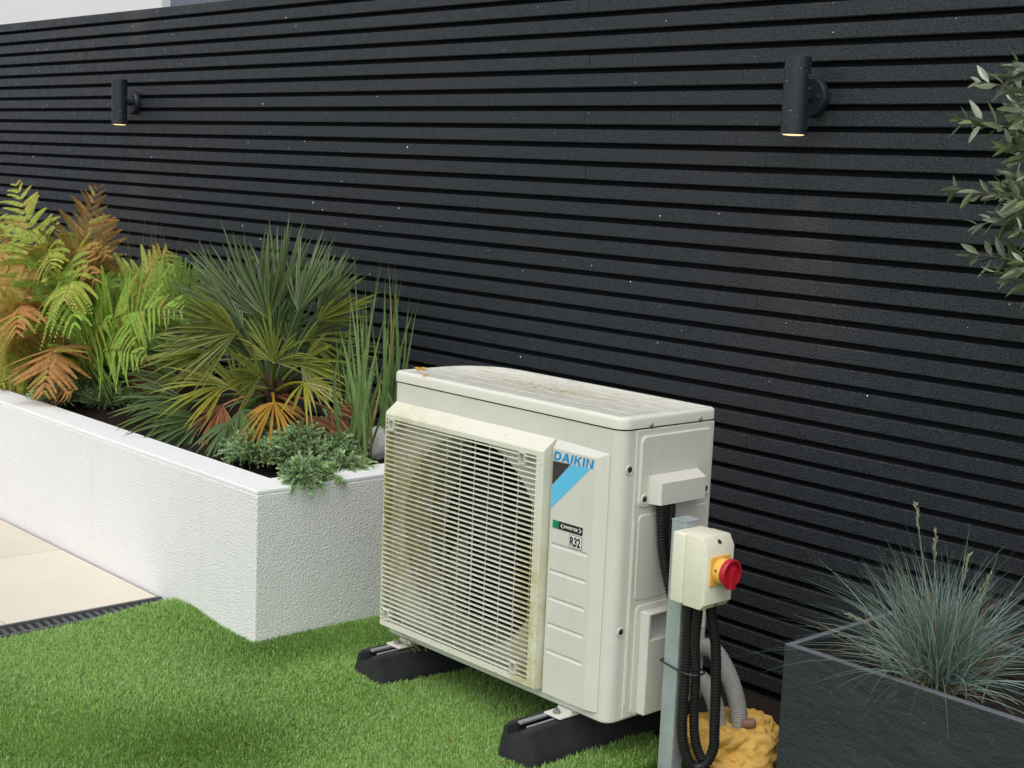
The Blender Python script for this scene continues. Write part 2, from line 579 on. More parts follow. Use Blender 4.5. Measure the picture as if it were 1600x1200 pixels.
def lawn_sheet():
    def grid(xa, xb, ya, yb, nx, ny):
        X, Y = np.meshgrid(np.linspace(xa, xb, nx), np.linspace(ya, yb, ny), indexing='ij')
        Z = LZ + lawn_h(X, Y)
        idx = np.arange(nx * ny).reshape(nx, ny)
        return np.stack([X, Y, Z], -1).reshape(-1, 3), np.stack([idx[:-1, :-1], idx[1:, :-1], idx[1:, 1:], idx[:-1, 1:]], -1).reshape(-1, 4)
    V1, F1 = grid(-1.741, 0.045, -2.5, 0.26, 90, 130)
    V2, F2 = grid(0.045, 4.5, -2.5, 0.02, 60, 60)
    V3, F3 = grid(-1.741, 4.5, -6.0, -2.5, 20, 12)
    V4, F4 = grid(-1.741, -0.30, 0.26, 0.62, 70, 20)
    V = np.vstack([V1, V2, V3, V4])
    F = np.vstack([F1, F2 + len(V1), F3 + len(V1) + len(V2), F4 + len(V1) + len(V2) + len(V3)])
    n = len(V)
    # vertical edge where the turf stops beside the trough
    e = [(0.045, 0.26), (0.045, 0.02), (4.5, 0.02)]
    EV = [(x, y, z) for x, y in e for z in (-0.06, float(LZ + lawn_h(x, y)))]
    V = np.vstack([V, EV])
    F = np.vstack([F, [[n, n + 2, n + 3, n + 1], [n + 2, n + 4, n + 5, n + 3]]])
    return put('lawn', V, F, 'lawn_base')


lawn = lawn_sheet()
lawn['kind'] = 'structure'


def build_turf():
    def field(n, x0, x1, y0, y1):
        return np.c_[rng.uniform(x0, x1, n), rng.uniform(y0, y1, n)]
    P = np.vstack([field(440000, -1.738, 0.05, -1.30, 0.05), field(95000, -1.30, 0.05, 0.05, 0.60),
                   field(26000, 0.0, 1.6, -1.4, 0.02), field(55000, -1.738, 0.6, -2.0, -1.30)])
    # not inside the bed, and only what the picture (with a wide margin) can show
    keep = ~((P[:, 0] < XP - 0.003) & (P[:, 1] > YP + 0.003))
    keep &= ~((P[:, 0] > 0.045) & (P[:, 1] > 0.02))
    keep &= ~((P[:, 0] > -0.30) & (P[:, 1] > 0.25 + 0.02 * np.sin(40 * P[:, 0])))
    d = np.c_[P, np.zeros(len(P))] - CAM
    z = -(d @ BACK)
    u = 800 + FPX * (d @ RIGHT) / z
    v = 600 - FPX * (d @ UP) / z
    keep &= (u > -320) & (u < 1700) & (v < 1460)
    for bx, by0, by1 in ((-0.765, -0.135, 0.47), (-0.15, -0.158, 0.45)):
        keep &= ~((abs(P[:, 0] - bx) < 0.062) & (P[:, 1] > by0) & (P[:, 1] < by1))
    P = P[keep]
    n = len(P)
    x, y = P[:, 0], P[:, 1]
    # pile direction and brightness drift over the lawn in soft patches
    f1 = np.sin(4.1 * x + 1.3 * np.sin(3.2 * y)) + np.sin(5.3 * y + 1.7 * np.sin(2.9 * x) + 1.0)
    f2 = np.sin(9.0 * x - 4.0 * y + 2.0) + np.sin(7.0 * y + 5.0 * x)
    ang = rng.uniform(0, 2 * math.pi, n)
    lean = np.clip(rng.normal(0.80, 0.30, n), 0.15, 1.6)
    flow = -0.35 + 0.5 * f1
    L = rng.uniform(0.015, 0.026, n)
    dirx = np.cos(ang) * 0.75 + 0.55 * np.cos(flow)
    diry = np.sin(ang) * 0.75 - 0.55 * np.sin(flow) - 0.2
    w = rng.uniform(0.0008, 0.0013, n)
    side = np.c_[-diry, dirx, np.zeros(n)]
    side = nrm(side) * w[:, None]
    B = np.c_[x, y, LZ + lawn_h(x, y)]
    h = np.c_[dirx * lean, diry * lean, np.ones(n)]
    h = nrm(h) * L[:, None]
    mid = B + h * 0.55 + np.c_[np.zeros(n), np.zeros(n), 0.08 * L]
    tip = B + h + np.c_[dirx * lean * L * 0.25, diry * lean * L * 0.25, -0.10 * L]
    V = np.stack([B - side, B + side, mid - side * 0.9, mid + side * 0.9, tip], 1).reshape(-1, 3)
    i = np.arange(n)[:, None] * 5
    F = np.concatenate([i + np.array([[0, 1, 3]]), i + np.array([[0, 3, 2]]), i + np.array([[2, 3, 4]])])
    base = np.array([0.395, 0.625, 0.165])
    dark = np.array([0.225, 0.415, 0.080])
    pale = np.array([0.54, 0.70, 0.33])
    k = np.clip(0.62 + 0.09 * f1 * f2 + 0.15 * f2 + rng.normal(0, 0.16, n), 0, 1)[:, None]
    c = dark * (1 - k) + base * k
    tan = rng.random(n) < 0.18
    c[tan] = pale * rng.uniform(0.7, 1.1, (tan.sum(), 1))
    C = np.repeat(c, 5, 0)
    o = link('turf', mesh('turf', V, F, C), 'turf')
    tag(o, 'short artificial green turf covering the lawn', 'turf', kind='stuff')


build_turf()

# patio: cream slabs in front of the raised bed
PZ = -0.007
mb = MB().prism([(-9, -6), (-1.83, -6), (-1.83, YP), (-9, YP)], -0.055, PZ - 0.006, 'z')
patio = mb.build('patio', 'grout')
patio['kind'] = 'structure'
xs = [-1.834, -2.526, -3.428, -4.330, -5.232, -6.134]
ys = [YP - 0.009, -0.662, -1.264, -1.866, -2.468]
for i in range(len(xs) - 1):
    for j in range(len(ys) - 1):
        e = 0.0022
        MB().box(xs[i + 1] + e, xs[i] - e, ys[j + 1] + e, ys[j] - e, PZ - 0.018, PZ + rnd.uniform(-0.0004, 0.0004), 0.0012).build('paving_slab', 'paving', patio)

# channel drain between patio and lawn
dr = empty('channel_drain', (-1.79, -0.17, PZ), 'slotted dark grey channel drain between cream paving and lawn', 'drain')
MB().box(-1.829, -1.818, -2.6, YP - 0.004, -0.05, PZ + 0.003, 0.001).build('edge_rail', 'drain', dr)
MB().box(-1.750, -1.741, -2.6, YP - 0.004, -0.05, PZ + 0.001, 0.001).build('edge_rail', 'drain', dr)
MB().box(-1.818, -1.750, -2.6, YP - 0.004, -0.054, -0.045).build('channel_floor', 'dark', dr)
yy = YP - 0.012
while yy > -1.75:
    MB().add([(-1.818, yy, -0.004 + PZ), (-1.750, yy - 0.006, -0.004 + PZ), (-1.750, yy - 0.018, -0.004 + PZ), (-1.818, yy - 0.012, -0.004 + PZ),
              (-1.818, yy, -0.03), (-1.750, yy - 0.006, -0.03), (-1.750, yy - 0.018, -0.03), (-1.818, yy - 0.012, -0.03)],
             [(0, 3, 2, 1), (0, 1, 5, 4), (1, 2, 6, 5), (2, 3, 7, 6), (3, 0, 4, 7), (4, 5, 6, 7)]).build('grate_bar', 'drain', dr)
    yy -= 0.027

# ------------------------------------------------------------------ fence
fence = empty('slatted_fence', (-1.0, YF + 0.03, -0.05), 'tall charcoal fence of narrow horizontal slats behind everything', 'fence')
MB().box(-9.0, 3.2, YF + 0.0225, YF + 0.040, -0.06, 2.030).build('backing_board', 'backing', fence)
PITCH, G0 = 0.0564, 1.592
for k in range(-8, 29):
    zc = G0 - PITCH * (k + 0.5)
    h = 0.0405
    if zc - h / 2 < -0.05:
        break
    joints = [-9.0]
    if 4 <= k <= 8:
        joints += [-1.50, 2.3]
    elif k % 7 == 2:
        joints += [-5.1 + rnd.uniform(-.3, .3), -0.30]
    elif k % 5 == 1:
        joints += [-3.12, 0.9 + rnd.uniform(-.1, .1)]
    elif k % 3 == 0:
        joints += [-4.3, -1.02 + rnd.uniform(-.03, .03)]
    else:
        joints += [-3.12, 1.4]
    joints += [3.2]
    for a, b in zip(joints[:-1], joints[1:]):
        dy = rnd.uniform(-0.0008, 0.0008)
        dz = rnd.uniform(-0.0006, 0.0006)
        y0, y1 = YF + dy, YF + 0.0225
        z0, z1 = zc - h / 2 + dz, zc + h / 2 + dz
        c = 0.0022
        poly = [(y1, z0), (y0 + c, z0), (y0, z0 + c), (y0, z1 - c), (y0 + c * 1.2, z1), (y1, z1)]
        MB().prism(poly, a + 0.0008, b - 0.0008, 'x').build('slat', 'slat', fence)

# raindrops caught on the slats
mb = MB()
for i in range(125):
    x = rnd.uniform(-5.4, 0.9)
    k = rnd.randint(-8, 17)
    zc = G0 - PITCH * (k + 0.5) + rnd.uniform(-0.018, 0.018)
    r = rnd.choice([0.0012, 0.0015, 0.0018, 0.0022, 0.0029]) * (0.8 if x > -1.5 else 1.15)
    bm = bmesh.new()
    bmesh.ops.create_icosphere(bm, subdivisions=1, radius=r)
    for v in bm.verts:
        v.co = (x + v.co.x, YF - 0.0006 + v.co.y * 0.8, zc + v.co.z * 1.2)
    mb.bm(bm)
o = mb.build('raindrops', 'drop', fence, smooth=True)
o['kind'] = 'stuff'


# ------------------------------------------------------------------ wall lamps
def wall_lamp(x, z, label):
    t = empty('wall_lamp', (x, YF, z), label, 'wall lamp', 'cylindrical wall lamps on the fence')
    MB().lathe([(0.050, 0.0005), (0.052, 0.004), (0.052, 0.022), (0.049, 0.026), (0.020, 0.0265)], (x, YF, z), (0, -1, 0), 40).build('back_plate', 'lamp', t, True)
    MB().lathe([(0.013, 0.0265), (0.013, 0.05)], (x, YF, z), (0, -1, 0), 20).build('arm', 'lamp', t, True)
    for s in (-1, 1):
        MB().lathe([(0.005, 0.026), (0.005, 0.030), (0.003, 0.031)], (x + 0.033 * s, YF, z), (0, -1, 0), 12).build('screw', 'lamp', t, True)
    yc = YF - 0.080
    r, H = 0.0345, 0.100
    tu = MB().lathe([(r - 0.004, H - 0.012), (r - 0.004, H), (r - 0.001, H), (r, H - 0.001), (r, -H + 0.001), (r - 0.001, -H), (r - 0.004, -H), (r - 0.004, -H + 0.005)],
                    (x, yc, z), (0, 0, 1), 48).build('tube', 'lamp', t, True)
    MB().lathe([(r - 0.016, -H - 0.0030), (r - 0.009, -H - 0.0020), (r - 0.0045, -H + 0.0005), (r - 0.0045, -H + 0.0045)], (x, yc, z), (0, 0, 1), 32).build('glowing_lens', 'glow', tu)
    MB().lathe([(r - 0.0045, H - 0.008), (r - 0.0045, H - 0.0065)], (x, yc, z), (0, 0, 1), 32).build('glowing_lens', 'glow', tu)
    for s in (-1, 1):
        ld = bpy.data.lights.new('lamp_light', 'SPOT')
        ld.energy = 6.0
        ld.color = (1.0, 0.62, 0.34)
        ld.spot_size = math.radians(62)
        ld.spot_blend = 0.9
        ld.shadow_soft_size = 0.02
        lo = bpy.data.objects.new('lamp_light', ld)
        lo.location = (0, -0.080, s * (H + 0.004))
        lo.rotation_euler = (0 if s < 0 else math.pi, 0, 0)
        lo.parent = t
        COL.objects.link(lo)
    mb = MB()
    for i in range(46):
        a = rnd.uniform(0, 2 * math.pi)
        zz = z + rnd.uniform(-H, H)
        bm = bmesh.new()
        bmesh.ops.create_icosphere(bm, subdivisions=1, radius=rnd.uniform(0.0007, 0.0014))
        for v in bm.verts:
            v.co = (x + r * math.cos(a) + v.co.x, yc + r * math.sin(a) + v.co.y, zz + v.co.z)
        mb.bm(bm)
    o = mb.build('raindrops', 'drop', t, True)
    o['kind'] = 'stuff'
    return t


wall_lamp(-3.902, 1.622, 'charcoal cylinder wall lamp on the fence above the ferns')
wall_lamp(-0.153, 1.618, 'charcoal cylinder wall lamp on the fence nearest the olive tree')

# ------------------------------------------------------------------ white raised bed
CW = 0.127
bed = empty('raised_bed', (XP, YP, 0), 'white rendered raised bed with smooth white top, full of plants', 'planter')


def l_prism(name, x1, y0, w, z0, z1, y1, bev, mat, parent):
    poly = [(-9.0, y0), (x1, y0), (x1, y1), (x1 - w, y1), (x1 - w, y0 + w), (-9.0, y0 + w)]
    bm = bmesh.new()
    a = [bm.verts.new((p[0], p[1], z0)) for p in poly]
    b = [bm.verts.new((p[0], p[1], z1)) for p in poly]
    bm.faces.new(a[::-1])
    bm.faces.new(b)
    for k in range(6):
        bm.faces.new((a[k], a[(k + 1) % 6], b[(k + 1) % 6], b[k]))
    bmesh.ops.recalc_face_normals(bm, faces=bm.faces[:])
    bmesh.ops.bevel(bm, geom=bm.edges[:], offset=bev, segments=2, profile=0.5, affect='EDGES')
    return MB().bm(bm).build(name, mat, parent)


l_prism('wall', XP, YP, CW, -0.055, ZP - 0.0125, YF - 0.002, 0.004, 'render', bed)
l_prism('coping', XP - 0.001, YP + 0.001, CW, ZP - 0.0125, ZP, YF - 0.003, 0.003, 'coping', bed)
nx, ny = 190, 44
X, Y = np.meshgrid(np.linspace(-7.0, XP - CW + 0.004, nx), np.linspace(YP + CW - 0.004, YF - 0.003, ny), indexing='ij')
Z = 0.405 + 0.012 * np.sin(9 * X + 3 * Y) + 0.010 * np.sin(17 * Y - 6 * X) + rng.normal(0, 0.006, X.shape)
V = np.stack([X, Y, Z], -1).reshape(-1, 3)
idx = np.arange(nx * ny).reshape(nx, ny)
F = np.stack([idx[:-1, :-1], idx[1:, :-1], idx[1:, 1:], idx[:-1, 1:]], -1).reshape(-1, 4)
o = put('soil', V, F, 'soil', bed)


# ------------------------------------------------------------------ air conditioner outdoor unit
ac = empty('air_conditioner', (-0.424, 0.16, UB), 'cream outdoor air conditioner unit with louvred fan grille and blue logo', 'air conditioner')
RAD = (0.018, 0.030, 0.012, 0.150)


def build_unit():
    # casing: wall strip all round except the flat of the front, plus floor
    out = rounded(UX0, UX1, 0.0, UY1, RAD)
    n = 9
    order = out[n:] + out[:n]                      # starts at the front-right corner arc, ends at front-left arc
    V, F = [], []
    for p in order:
        V += [(p[0], p[1], UB + 0.004), (p[0], p[1], US - 0.0028)]
    for i in range(len(order) - 1):
        F.append((2 * i, 2 * i + 2, 2 * i + 3, 2 * i + 1))
    put('casing', V, F, 'unit', ac, smooth=True).data.set_sharp_from_angle(angle=math.radians(38))
    inn = rounded(UX0, UX1, 0.0, UY1, RAD, 0.004)
    MB().prism(inn, UB, UB + 0.012, 'z').build('base_tray', 'unit', ac)
    MB().box(UX0 + 0.02, UX1 - 0.02, 0.262, 0.272, UB + 0.02, US - 0.02).build('coil', 'coil', ac)
    MB().box(-0.205, -0.200, 0.004, 0.26, UB + 0.014, US - 0.014).build('bulkhead', 'coil', ac)
    # front panel with round fan opening
    xa, xm, xb = UX0 + 0.018, -0.205, UX1 - 0.030
    za, zb = UB + 0.004, US - 0.0028
    cx, cz, R = -0.528, 0.440, 0.272
    angs = sorted(set([2 * math.pi * k / 72 for k in range(72)] + [math.atan2(z - cz, x - cx) % (2 * math.pi) for x in (xa, xm) for z in (za, zb)]))
    V, F = [], []
    for a in angs:
        c, s = math.cos(a), math.sin(a)
        tx = ((xm if c > 0 else xa) - cx) / c if abs(c) > 1e-9 else 1e9
        tz = ((zb if s > 0 else za) - cz) / s if abs(s) > 1e-9 else 1e9
        t = min(tx, tz)
        V += [(cx + t * c, 0, cz + t * s), (cx + (R + 0.012) * c, 0, cz + (R + 0.012) * s), (cx + R * c, 0.012, cz + R * s),
              (cx + (R - 0.004) * c, 0.10, cz + (R - 0.004) * s)]
    m = len(angs)
    for i in range(m):
        j = (i + 1) % m
        for r in range(3):
            F.append((4 * i + r, 4 * j + r, 4 * j + r + 1, 4 * i + r + 1))
    b = len(V)
    V += [(xm, 0, za), (xb, 0, za), (xb, 0, zb), (xm, 0, zb)]
    F.append((b, b + 1, b + 2, b + 3))
    put('front_panel', V, F, 'unit', ac, smooth=True).data.set_sharp_from_angle(angle=math.radians(38))
    # fan
    hub = MB().lathe([(0.075, 0.0), (0.070, -0.03), (0.02, -0.04)], (cx, 0.13, cz), (0, 1, 0), 30).build('fan', 'fan', ac, True)
    for q in range(3):
        V, F = [], []
        for i in range(9):
            for j in range(5):
                s_, w_ = i / 8, j / 4 - 0.5
                r_ = 0.07 + 0.185 * s_
                a = q * 2.094 + 0.5 + w_ * (0.9 + 0.55 * s_) + 0.35 * s_
                V.append((cx + r_ * math.cos(a), 0.145 - 0.055 * w_ * 2 * 0.5 + 0.01 * s_, cz + r_ * math.sin(a)))
        for i in range(8):
            for j in range(4):
                F.append((i * 5 + j, i * 5 + j + 1, i * 5 + j + 6, i * 5 + j + 5))
        put('blade', V, F, 'fan', hub, smooth=True)
    # grille: frame, louvres, ribs, clips
    gx0, gx1, gz0, gz1 = -0.834, -0.214, 0.142, 0.764
    ox0, ox1, oz0, oz1 = -0.827, -0.238, 0.163, 0.722
    yf = -0.040

    def loop(x0, x1, z0, z1, y):
        return [(x0, y, z0), (x1, y, z0), (x1, y, z1), (x0, y, z1)]
    loops = [loop(gx0, gx1, gz0, gz1, -0.001),
             loop(gx0 + 0.001, gx1 - 0.001, gz0 + 0.002, gz1 - 0.0255, yf + 0.004),
             loop(gx0 + 0.004, gx1 - 0.004, gz0 + 0.006, gz1 - 0.0300, yf),
             loop(ox0, ox1, oz0, oz1, yf),
             loop(ox0, ox1, oz0, oz1, yf + 0.016)]
    V = [p for L in loops for p in L]
    F = [(4 * r + i, 4 * r + (i + 1) % 4, 4 * r + 4 + (i + 1) % 4, 4 * r + 4 + i) for r in range(4) for i in range(4)]
    gr = MB().add(V, F).build('grille', 'grille', ac)
    nl = 43
    for i in range(nl):
        z = oz0 + (i + 0.5) * (oz1 - oz0) / nl
        tt = 0.0011
        x1 = ox1 + 0.0085
        poly = [(yf - 0.0008, z - tt), (yf - 0.0008, z + tt * 0.2), (yf + 0.0005, z + tt), (yf + 0.0085, z + tt), (yf + 0.0085, z - tt + 0.0004)]
        cuts = [ox0 - 0.0005]
        if abs(z - 0.707) < 0.0155 or abs(z - 0.180) < 0.0155:
            cuts += [-0.804 - 0.0105, -0.804 + 0.0105, -0.288 - 0.0105, -0.288 + 0.0105]
        cuts.append(x1)
        lb = MB()
        for a, b in zip(cuts[::2], cuts[1::2]):
            lb.prism(poly, a, b, 'x')
        lb.build('louvre', 'grille', gr)
    k = 0
    x = ox0 + 0.028
    while x < ox1 - 0.01:
        MB().box(x - 0.0008, x + 0.0008, yf + 0.0092, yf + 0.0115, oz0, oz1).build('rib', 'grille', gr)
        x += 0.0545
    for x in (-0.60, -0.545, -0.49):                   # closer bars over the motor
        MB().box(x - 0.0008 + 0.02, x + 0.0008 + 0.02, yf + 0.0092, yf + 0.0115, 0.34, 0.50).build('rib', 'grille', gr)
    for cxx, czz in ((-0.804, 0.707), (-0.288, 0.707), (-0.804, 0.180), (-0.288, 0.180)):
        mb = MB()
        w, h, d = 0.0105, 0.0145, 0.0022
        y0, y1 = yf - 0.0030, yf + 0.016
        mb.box(cxx - w, cxx - w + d, y0, y1, czz - h, czz + h).box(cxx + w - d, cxx + w, y0, y1, czz - h, czz + h)
        mb.box(cxx - w + d, cxx + w - d, y0, y1, czz - h, czz - h + d).box(cxx - w + d, cxx + w - d, y0, y1, czz + h - d, czz + h)
        mb.box(cxx - w + d, cxx + w - d, yf + 0.0125, yf + 0.0158, czz - h + d, czz + h - d)
        mb.build('clip_socket', 'unit', gr)
    # raised cover on the right with five pressed grooves
    px0, px1, pz0, pz1 = -0.208, -0.033, 0.134, 0.764
    yc = -0.016
    fx0, fx1, fz0, fz1 = px0 + 0.002, px1 - 0.030, pz0 + 0.003, pz1 - 0.020
    rx0, rx1 = -0.199, -0.077
    grooves = [0.512, 0.446, 0.379, 0.313, 0.246]
    zs = [(fz1, 0)]
    for z in grooves:
        zs += [(z + 0.004, 0), (z + 0.0032, 0.0045), (z - 0.0015, 0.0045), (z - 0.0065, 0)]
    zs += [(fz0, 0)]
    V, F = [], []
    for z, d in zs:
        V += [(fx0, yc, z), (rx0, yc, z), (rx0 + 0.002, yc + d, z), (rx1 - 0.002, yc + d, z), (rx1, yc, z), (fx1, yc, z)]
    for i in range(len(zs) - 1):
        for j in range(5):
            a = 6 * i + j
            F.append((a, a + 1, a + 7, a + 6))
    b = len(V)
    # bevelled border down to the front panel
    V += [(px0, -0.001, pz1), (px1, -0.001, pz1 - 0.006), (px1, -0.001, pz0), (px0, -0.001, pz0)]
    e = 6 * (len(zs) - 1)
    F += [(b, 0, 5, b + 1), (b + 1, 5, e + 5, b + 2), (b + 2, e + 5, e, b + 3), (b + 3, e, 0, b)]
    cover = MB().add(V, F).build('cover_panel', 'unit', ac)
    bmod = cover.modifiers.new('soft_edges', 'BEVEL')
    bmod.width = 0.005
    bmod.segments = 3
    bmod.limit_method = 'ANGLE'
    bmod.angle_limit = math.radians(25)
    # lid with rolled edge
    V, F = [], []
    rings = [(0.0, US), (-0.003, US + 0.001), (-0.003, UT - 0.009), (-0.0015, UT - 0.004), (0.003, UT - 0.0008), (0.008, UT), (0.017, UT), (0.021, UT - 0.0022)]
    cnt = None
    for d, z in rings:
        o = rounded(UX0, UX1, 0.0, UY1, RAD, d)
        cnt = len(o)
        V += [(p[0], p[1], z) for p in o]
    for r in range(len(rings) - 1):
        for i in range(cnt):
            j = (i + 1) % cnt
            F.append((r * cnt + i, r * cnt + j, (r + 1) * cnt + j, (r + 1) * cnt + i))
    F.append(tuple((len(rings) - 1) * cnt + i for i in range(cnt)))
    lid = MB().add(V, F).build('lid', 'lid', ac, True)
    for y, x0 in ((0.075, UX0 + 0.06), (0.135, UX0 + 0.07), (0.195, UX0 + 0.09), (0.255, UX0 + 0.14)):
        MB().prism([(y - 0.0035, UT - 0.0025), (y - 0.0015, UT - 0.0017), (y + 0.0015, UT - 0.0017), (y + 0.0035, UT - 0.0025)], x0, UX1 - 0.05, 'x').build('pressed_bead', 'lid', lid)
    for y in (0.092, 0.266):
        s = MB().lathe([(0.0055, -0.001), (0.0058, 0.0015), (0.004, 0.0042), (0.001, 0.005)], (0.003, y, US + 0.006), (1, 0, 0), 14).build('screw', 'screw', lid, True)

    # right-hand side: service plate, terminal cover, valve cover
    def plate(name, pts, x0, x1, inset, parent=ac, mat='unit'):
        n = len(pts)
        c = np.mean(np.array(pts), 0)
        def ins(d):
            out = []
            for p in pts:
                v = np.array(p) - c
                out.append(tuple(c + v - np.sign(v) * d))
            return out
        V, F = [], []
        for (d, x) in ((0, x0), (0, x1 - inset), (inset, x1)):
            V += [(x, p[0], p[1]) for p in ins(d)]
        for r in range(2):
            F += [(r * n + i, r * n + (i + 1) % n, (r + 1) * n + (i + 1) % n, (r + 1) * n + i) for i in range(n)]
        F.append(tuple(2 * n + i for i in range(n)))
        return MB().add(V, F).build(name, mat, parent)

    def rr(y0, y1, z0, z1, r, n=5):
        return [(p[0], p[1]) for p in rounded(y0, y1, z0, z1, (r, r, r, r), 0, n)]
    sp = plate('side_panel', rr(0.0485, 0.322, UB + 0.006, US - 0.004, 0.002, 1), 0.0, 0.0030, 0.0012)
    tc = plate('terminal_cover', rr(0.060, 0.311, 0.630, 0.800, 0.016), 0.0030, 0.0085, 0.0030)
    # hood over the cable entry
    hy0, hy1 = 0.090, 0.262
    MB().add([(0.008, hy0, 0.705), (0.008, hy1, 0.705), (0.040, hy1 - 0.004, 0.690), (0.040, hy0 + 0.012, 0.690),
              (0.008, hy0, 0.638), (0.008, hy1, 0.638), (0.040, hy1 - 0.004, 0.638), (0.040, hy0 + 0.012, 0.638)],
             [(0, 1, 2, 3), (3, 2, 6, 7), (0, 3, 7, 4), (1, 5, 6, 2), (4, 7, 6, 5)]).build('cable_hood', 'unit', tc)

    def screw_cup(y, z, x, parent):
        s = MB().lathe([(0.0125, 0.0), (0.0115, 0.0018), (0.0092, 0.0018), (0.0075, 0.0002)], (x, y, z), (1, 0, 0), 22).build('screw_cup', 'unit', parent, True)
        MB().lathe([(0.0068, 0.0004), (0.0064, 0.0022), (0.003, 0.0030)], (x, y, z), (1, 0, 0), 14).build('screw', 'screw_hole', s if parent is ac else parent, True)
    screw_cup(0.030, 0.724, 0.0006, ac)
    screw_cup(0.030, 0.336, 0.0006, ac)
    screw_cup(0.078, 0.650, 0.0085, tc)
    screw_cup(0.296, 0.650, 0.0085, tc)
    MB().prism([(0.052, 0.15), (0.056, 0.15), (0.056, 0.60), (0.052, 0.60)], 0.003, 0.0052, 'x').build('pressed_bead', 'unit', sp)
    plate('pressed_panel', rr(0.066, 0.312, 0.405, 0.612, 0.012), 0.003, 0.0055, 0.002, sp)
    plate('valve_plate', rr(0.072, 0.318, 0.120, 0.392, 0.016), 0.0030, 0.0070, 0.002)
    # valve cover with recessed grip
    vc = MB()
    y0, y1, x1 = 0.088, 0.300, 0.034
    zt, zg, zb2 = 0.378, 0.312, 0.126
    vc.box(0.006, x1, y0, y1, zb2, zg, 0.003)
    vc.box(0.006, x1, y0, y0 + 0.010, zg - 0.004, zt, 0.002)
    vc.box(0.006, x1, y1 - 0.010, y1, zg - 0.004, zt, 0.002)
    vc.box(0.006, x1, y0 + 0.009, y1 - 0.009, zt - 0.007, zt - 0.0005, 0.002)
    vc.box(0.006, 0.010, y0 + 0.009, y1 - 0.009, zg - 0.004, zt - 0.006)
    vc.build('valve_cover', 'unit', ac)
    # mounting feet on the rails
    for x in (-0.764, -0.140):
        ft = MB().box(x - 0.026, x + 0.030, -0.046, 0.020, 0.1015, 0.1065, 0.001).box(x - 0.022, x + 0.026, -0.004, 0.02, 0.1065, UB + 0.001).build('mounting_foot', 'unit', ac)
        MB().lathe([(0.010, 0.0), (0.010, 0.006), (0.006, 0.0075), (0.006, 0.012)], (x, -0.028, 0.1065), (0, 0, 1), 6).build('bolt', 'screw', ft)
    return cover


cover = build_unit()


# ------------------------------------------------------------------ printing on the cover
def flat(name, polys, mat, y, parent, holes=False):
    """thin raised print: polygons in (x, z)"""
    mb = MB()
    for p in polys:
        mb.prism(p, y - 0.0004, y, 'y')
    return mb.build(name, mat, parent)


def text_mesh(name, body, x, z, width, height, y, mat, parent, shear=0.0, bold=0.0):
    cu = bpy.data.curves.new(name, 'FONT')
    cu.body = body
    cu.offset = bold
    cu.extrude = 0.002
    cu.shear = shear
    ob = bpy.data.objects.new(name, cu)
    COL.objects.link(ob)
    dg = bpy.context.evaluated_depsgraph_get()
    me = bpy.data.meshes.new_from_object(ob.evaluated_get(dg))
    bpy.data.objects.remove(ob)
    n = len(me.vertices)
    co = np.empty(n * 3, np.float32)
    me.vertices.foreach_get('co', co)
    co = co.reshape(-1, 3)
    lo, hi = co.min(0), co.max(0)
    q = np.empty_like(co)
    q[:, 0] = x + (co[:, 0] - lo[0]) / (hi[0] - lo[0]) * width
    q[:, 2] = z + (co[:, 1] - lo[1]) / (hi[1] - lo[1]) * height
    q[:, 1] = y - 0.0004 * (co[:, 2] - lo[2]) / (hi[2] - lo[2] + 1e-9)
    q -= np.array(wloc(parent), dtype=np.float32)
    me.vertices.foreach_set('co', q.ravel())
    me.materials.clear()
    me.update()
    o = link(name, me, mat, parent)
    return o


yc = -0.0163
# heavy slanted capitals: D A I K I N on a 0..1 x 0..1 cell each
LET = {
    'D': [[(0, 0), (.27, 0), (.27, 1), (0, 1)], [(.27, 0), (.6, 0), (.62, .22), (.27, .22)], [(.27, .78), (.62, .78), (.6, 1), (.27, 1)],
          [(.6, 0), (.85, .12), (.98, .35), (.98, .65), (.85, .88), (.6, 1), (.62, .78), (.71, .64), (.71, .36), (.62, .22)]],
    'A': [[(-.04, 0), (.24, 0), (.56, 1), (.34, 1)], [(.34, 1), (.45, .65), (.76, 0), (1.04, 0), (.66, 1)], [(.22, .2), (.78, .2), (.71, .4), (.29, .4)]],
    'I': [[(0, 0), (.27, 0), (.27, 1), (0, 1)]],
    'K': [[(0, 0), (.27, 0), (.27, 1), (0, 1)], [(.27, .42), (.44, .58), (.27, .70)], [(.27, .42), (.5, .42), (.98, 1), (.66, 1)], [(.36, .55), (.52, .66), (1.0, 0), (.68, 0)]],
    'N': [[(0, 0), (.26, 0), (.26, 1), (0, 1)], [(.74, 0), (1, 0), (1, 1), (.74, 1)], [(.26, .95), (.05, 1), (.28, 1), (.9, .05), (.95, 0), (.72, 0)]],
}
x = -0.2035
zb_, hh = 0.7170, 0.0215
for ch, w in (('D', .0245), ('A', .0245), ('I', .0245), ('K', .0235), ('I', .0245), ('N', .0235)):
    polys = []
    for k, p in enumerate(LET[ch]):
        polys.append([(x + a * w + 0.0035 * b, zb_ + b * hh) for a, b in p])
    mb = MB()
    for k, p in enumerate(polys):
        mb.prism(p, yc - 0.0003 - 0.00008 * k, yc + 0.0002, 'y')
    mb.build('logo_letter', 'blue', cover)
    x += w * (0.30 if ch == 'I' else 1.0) + 0.0040
flat('logo_triangle', [[(-0.2045, 0.714), (-0.145, 0.7155), (-0.2045, 0.655)]], 'ink', yc, cover)
flat('logo_band', [[(-0.143, 0.7155), (-0.0795, 0.7165), (-0.2045, 0.598), (-0.2045, 0.6535)]], 'sky_blue', yc, cover)
flat('sticker_green', [[(-0.196, 0.5525), (-0.176, 0.5525), (-0.176, 0.572), (-0.196, 0.572)]], 'green_ink', yc, cover)
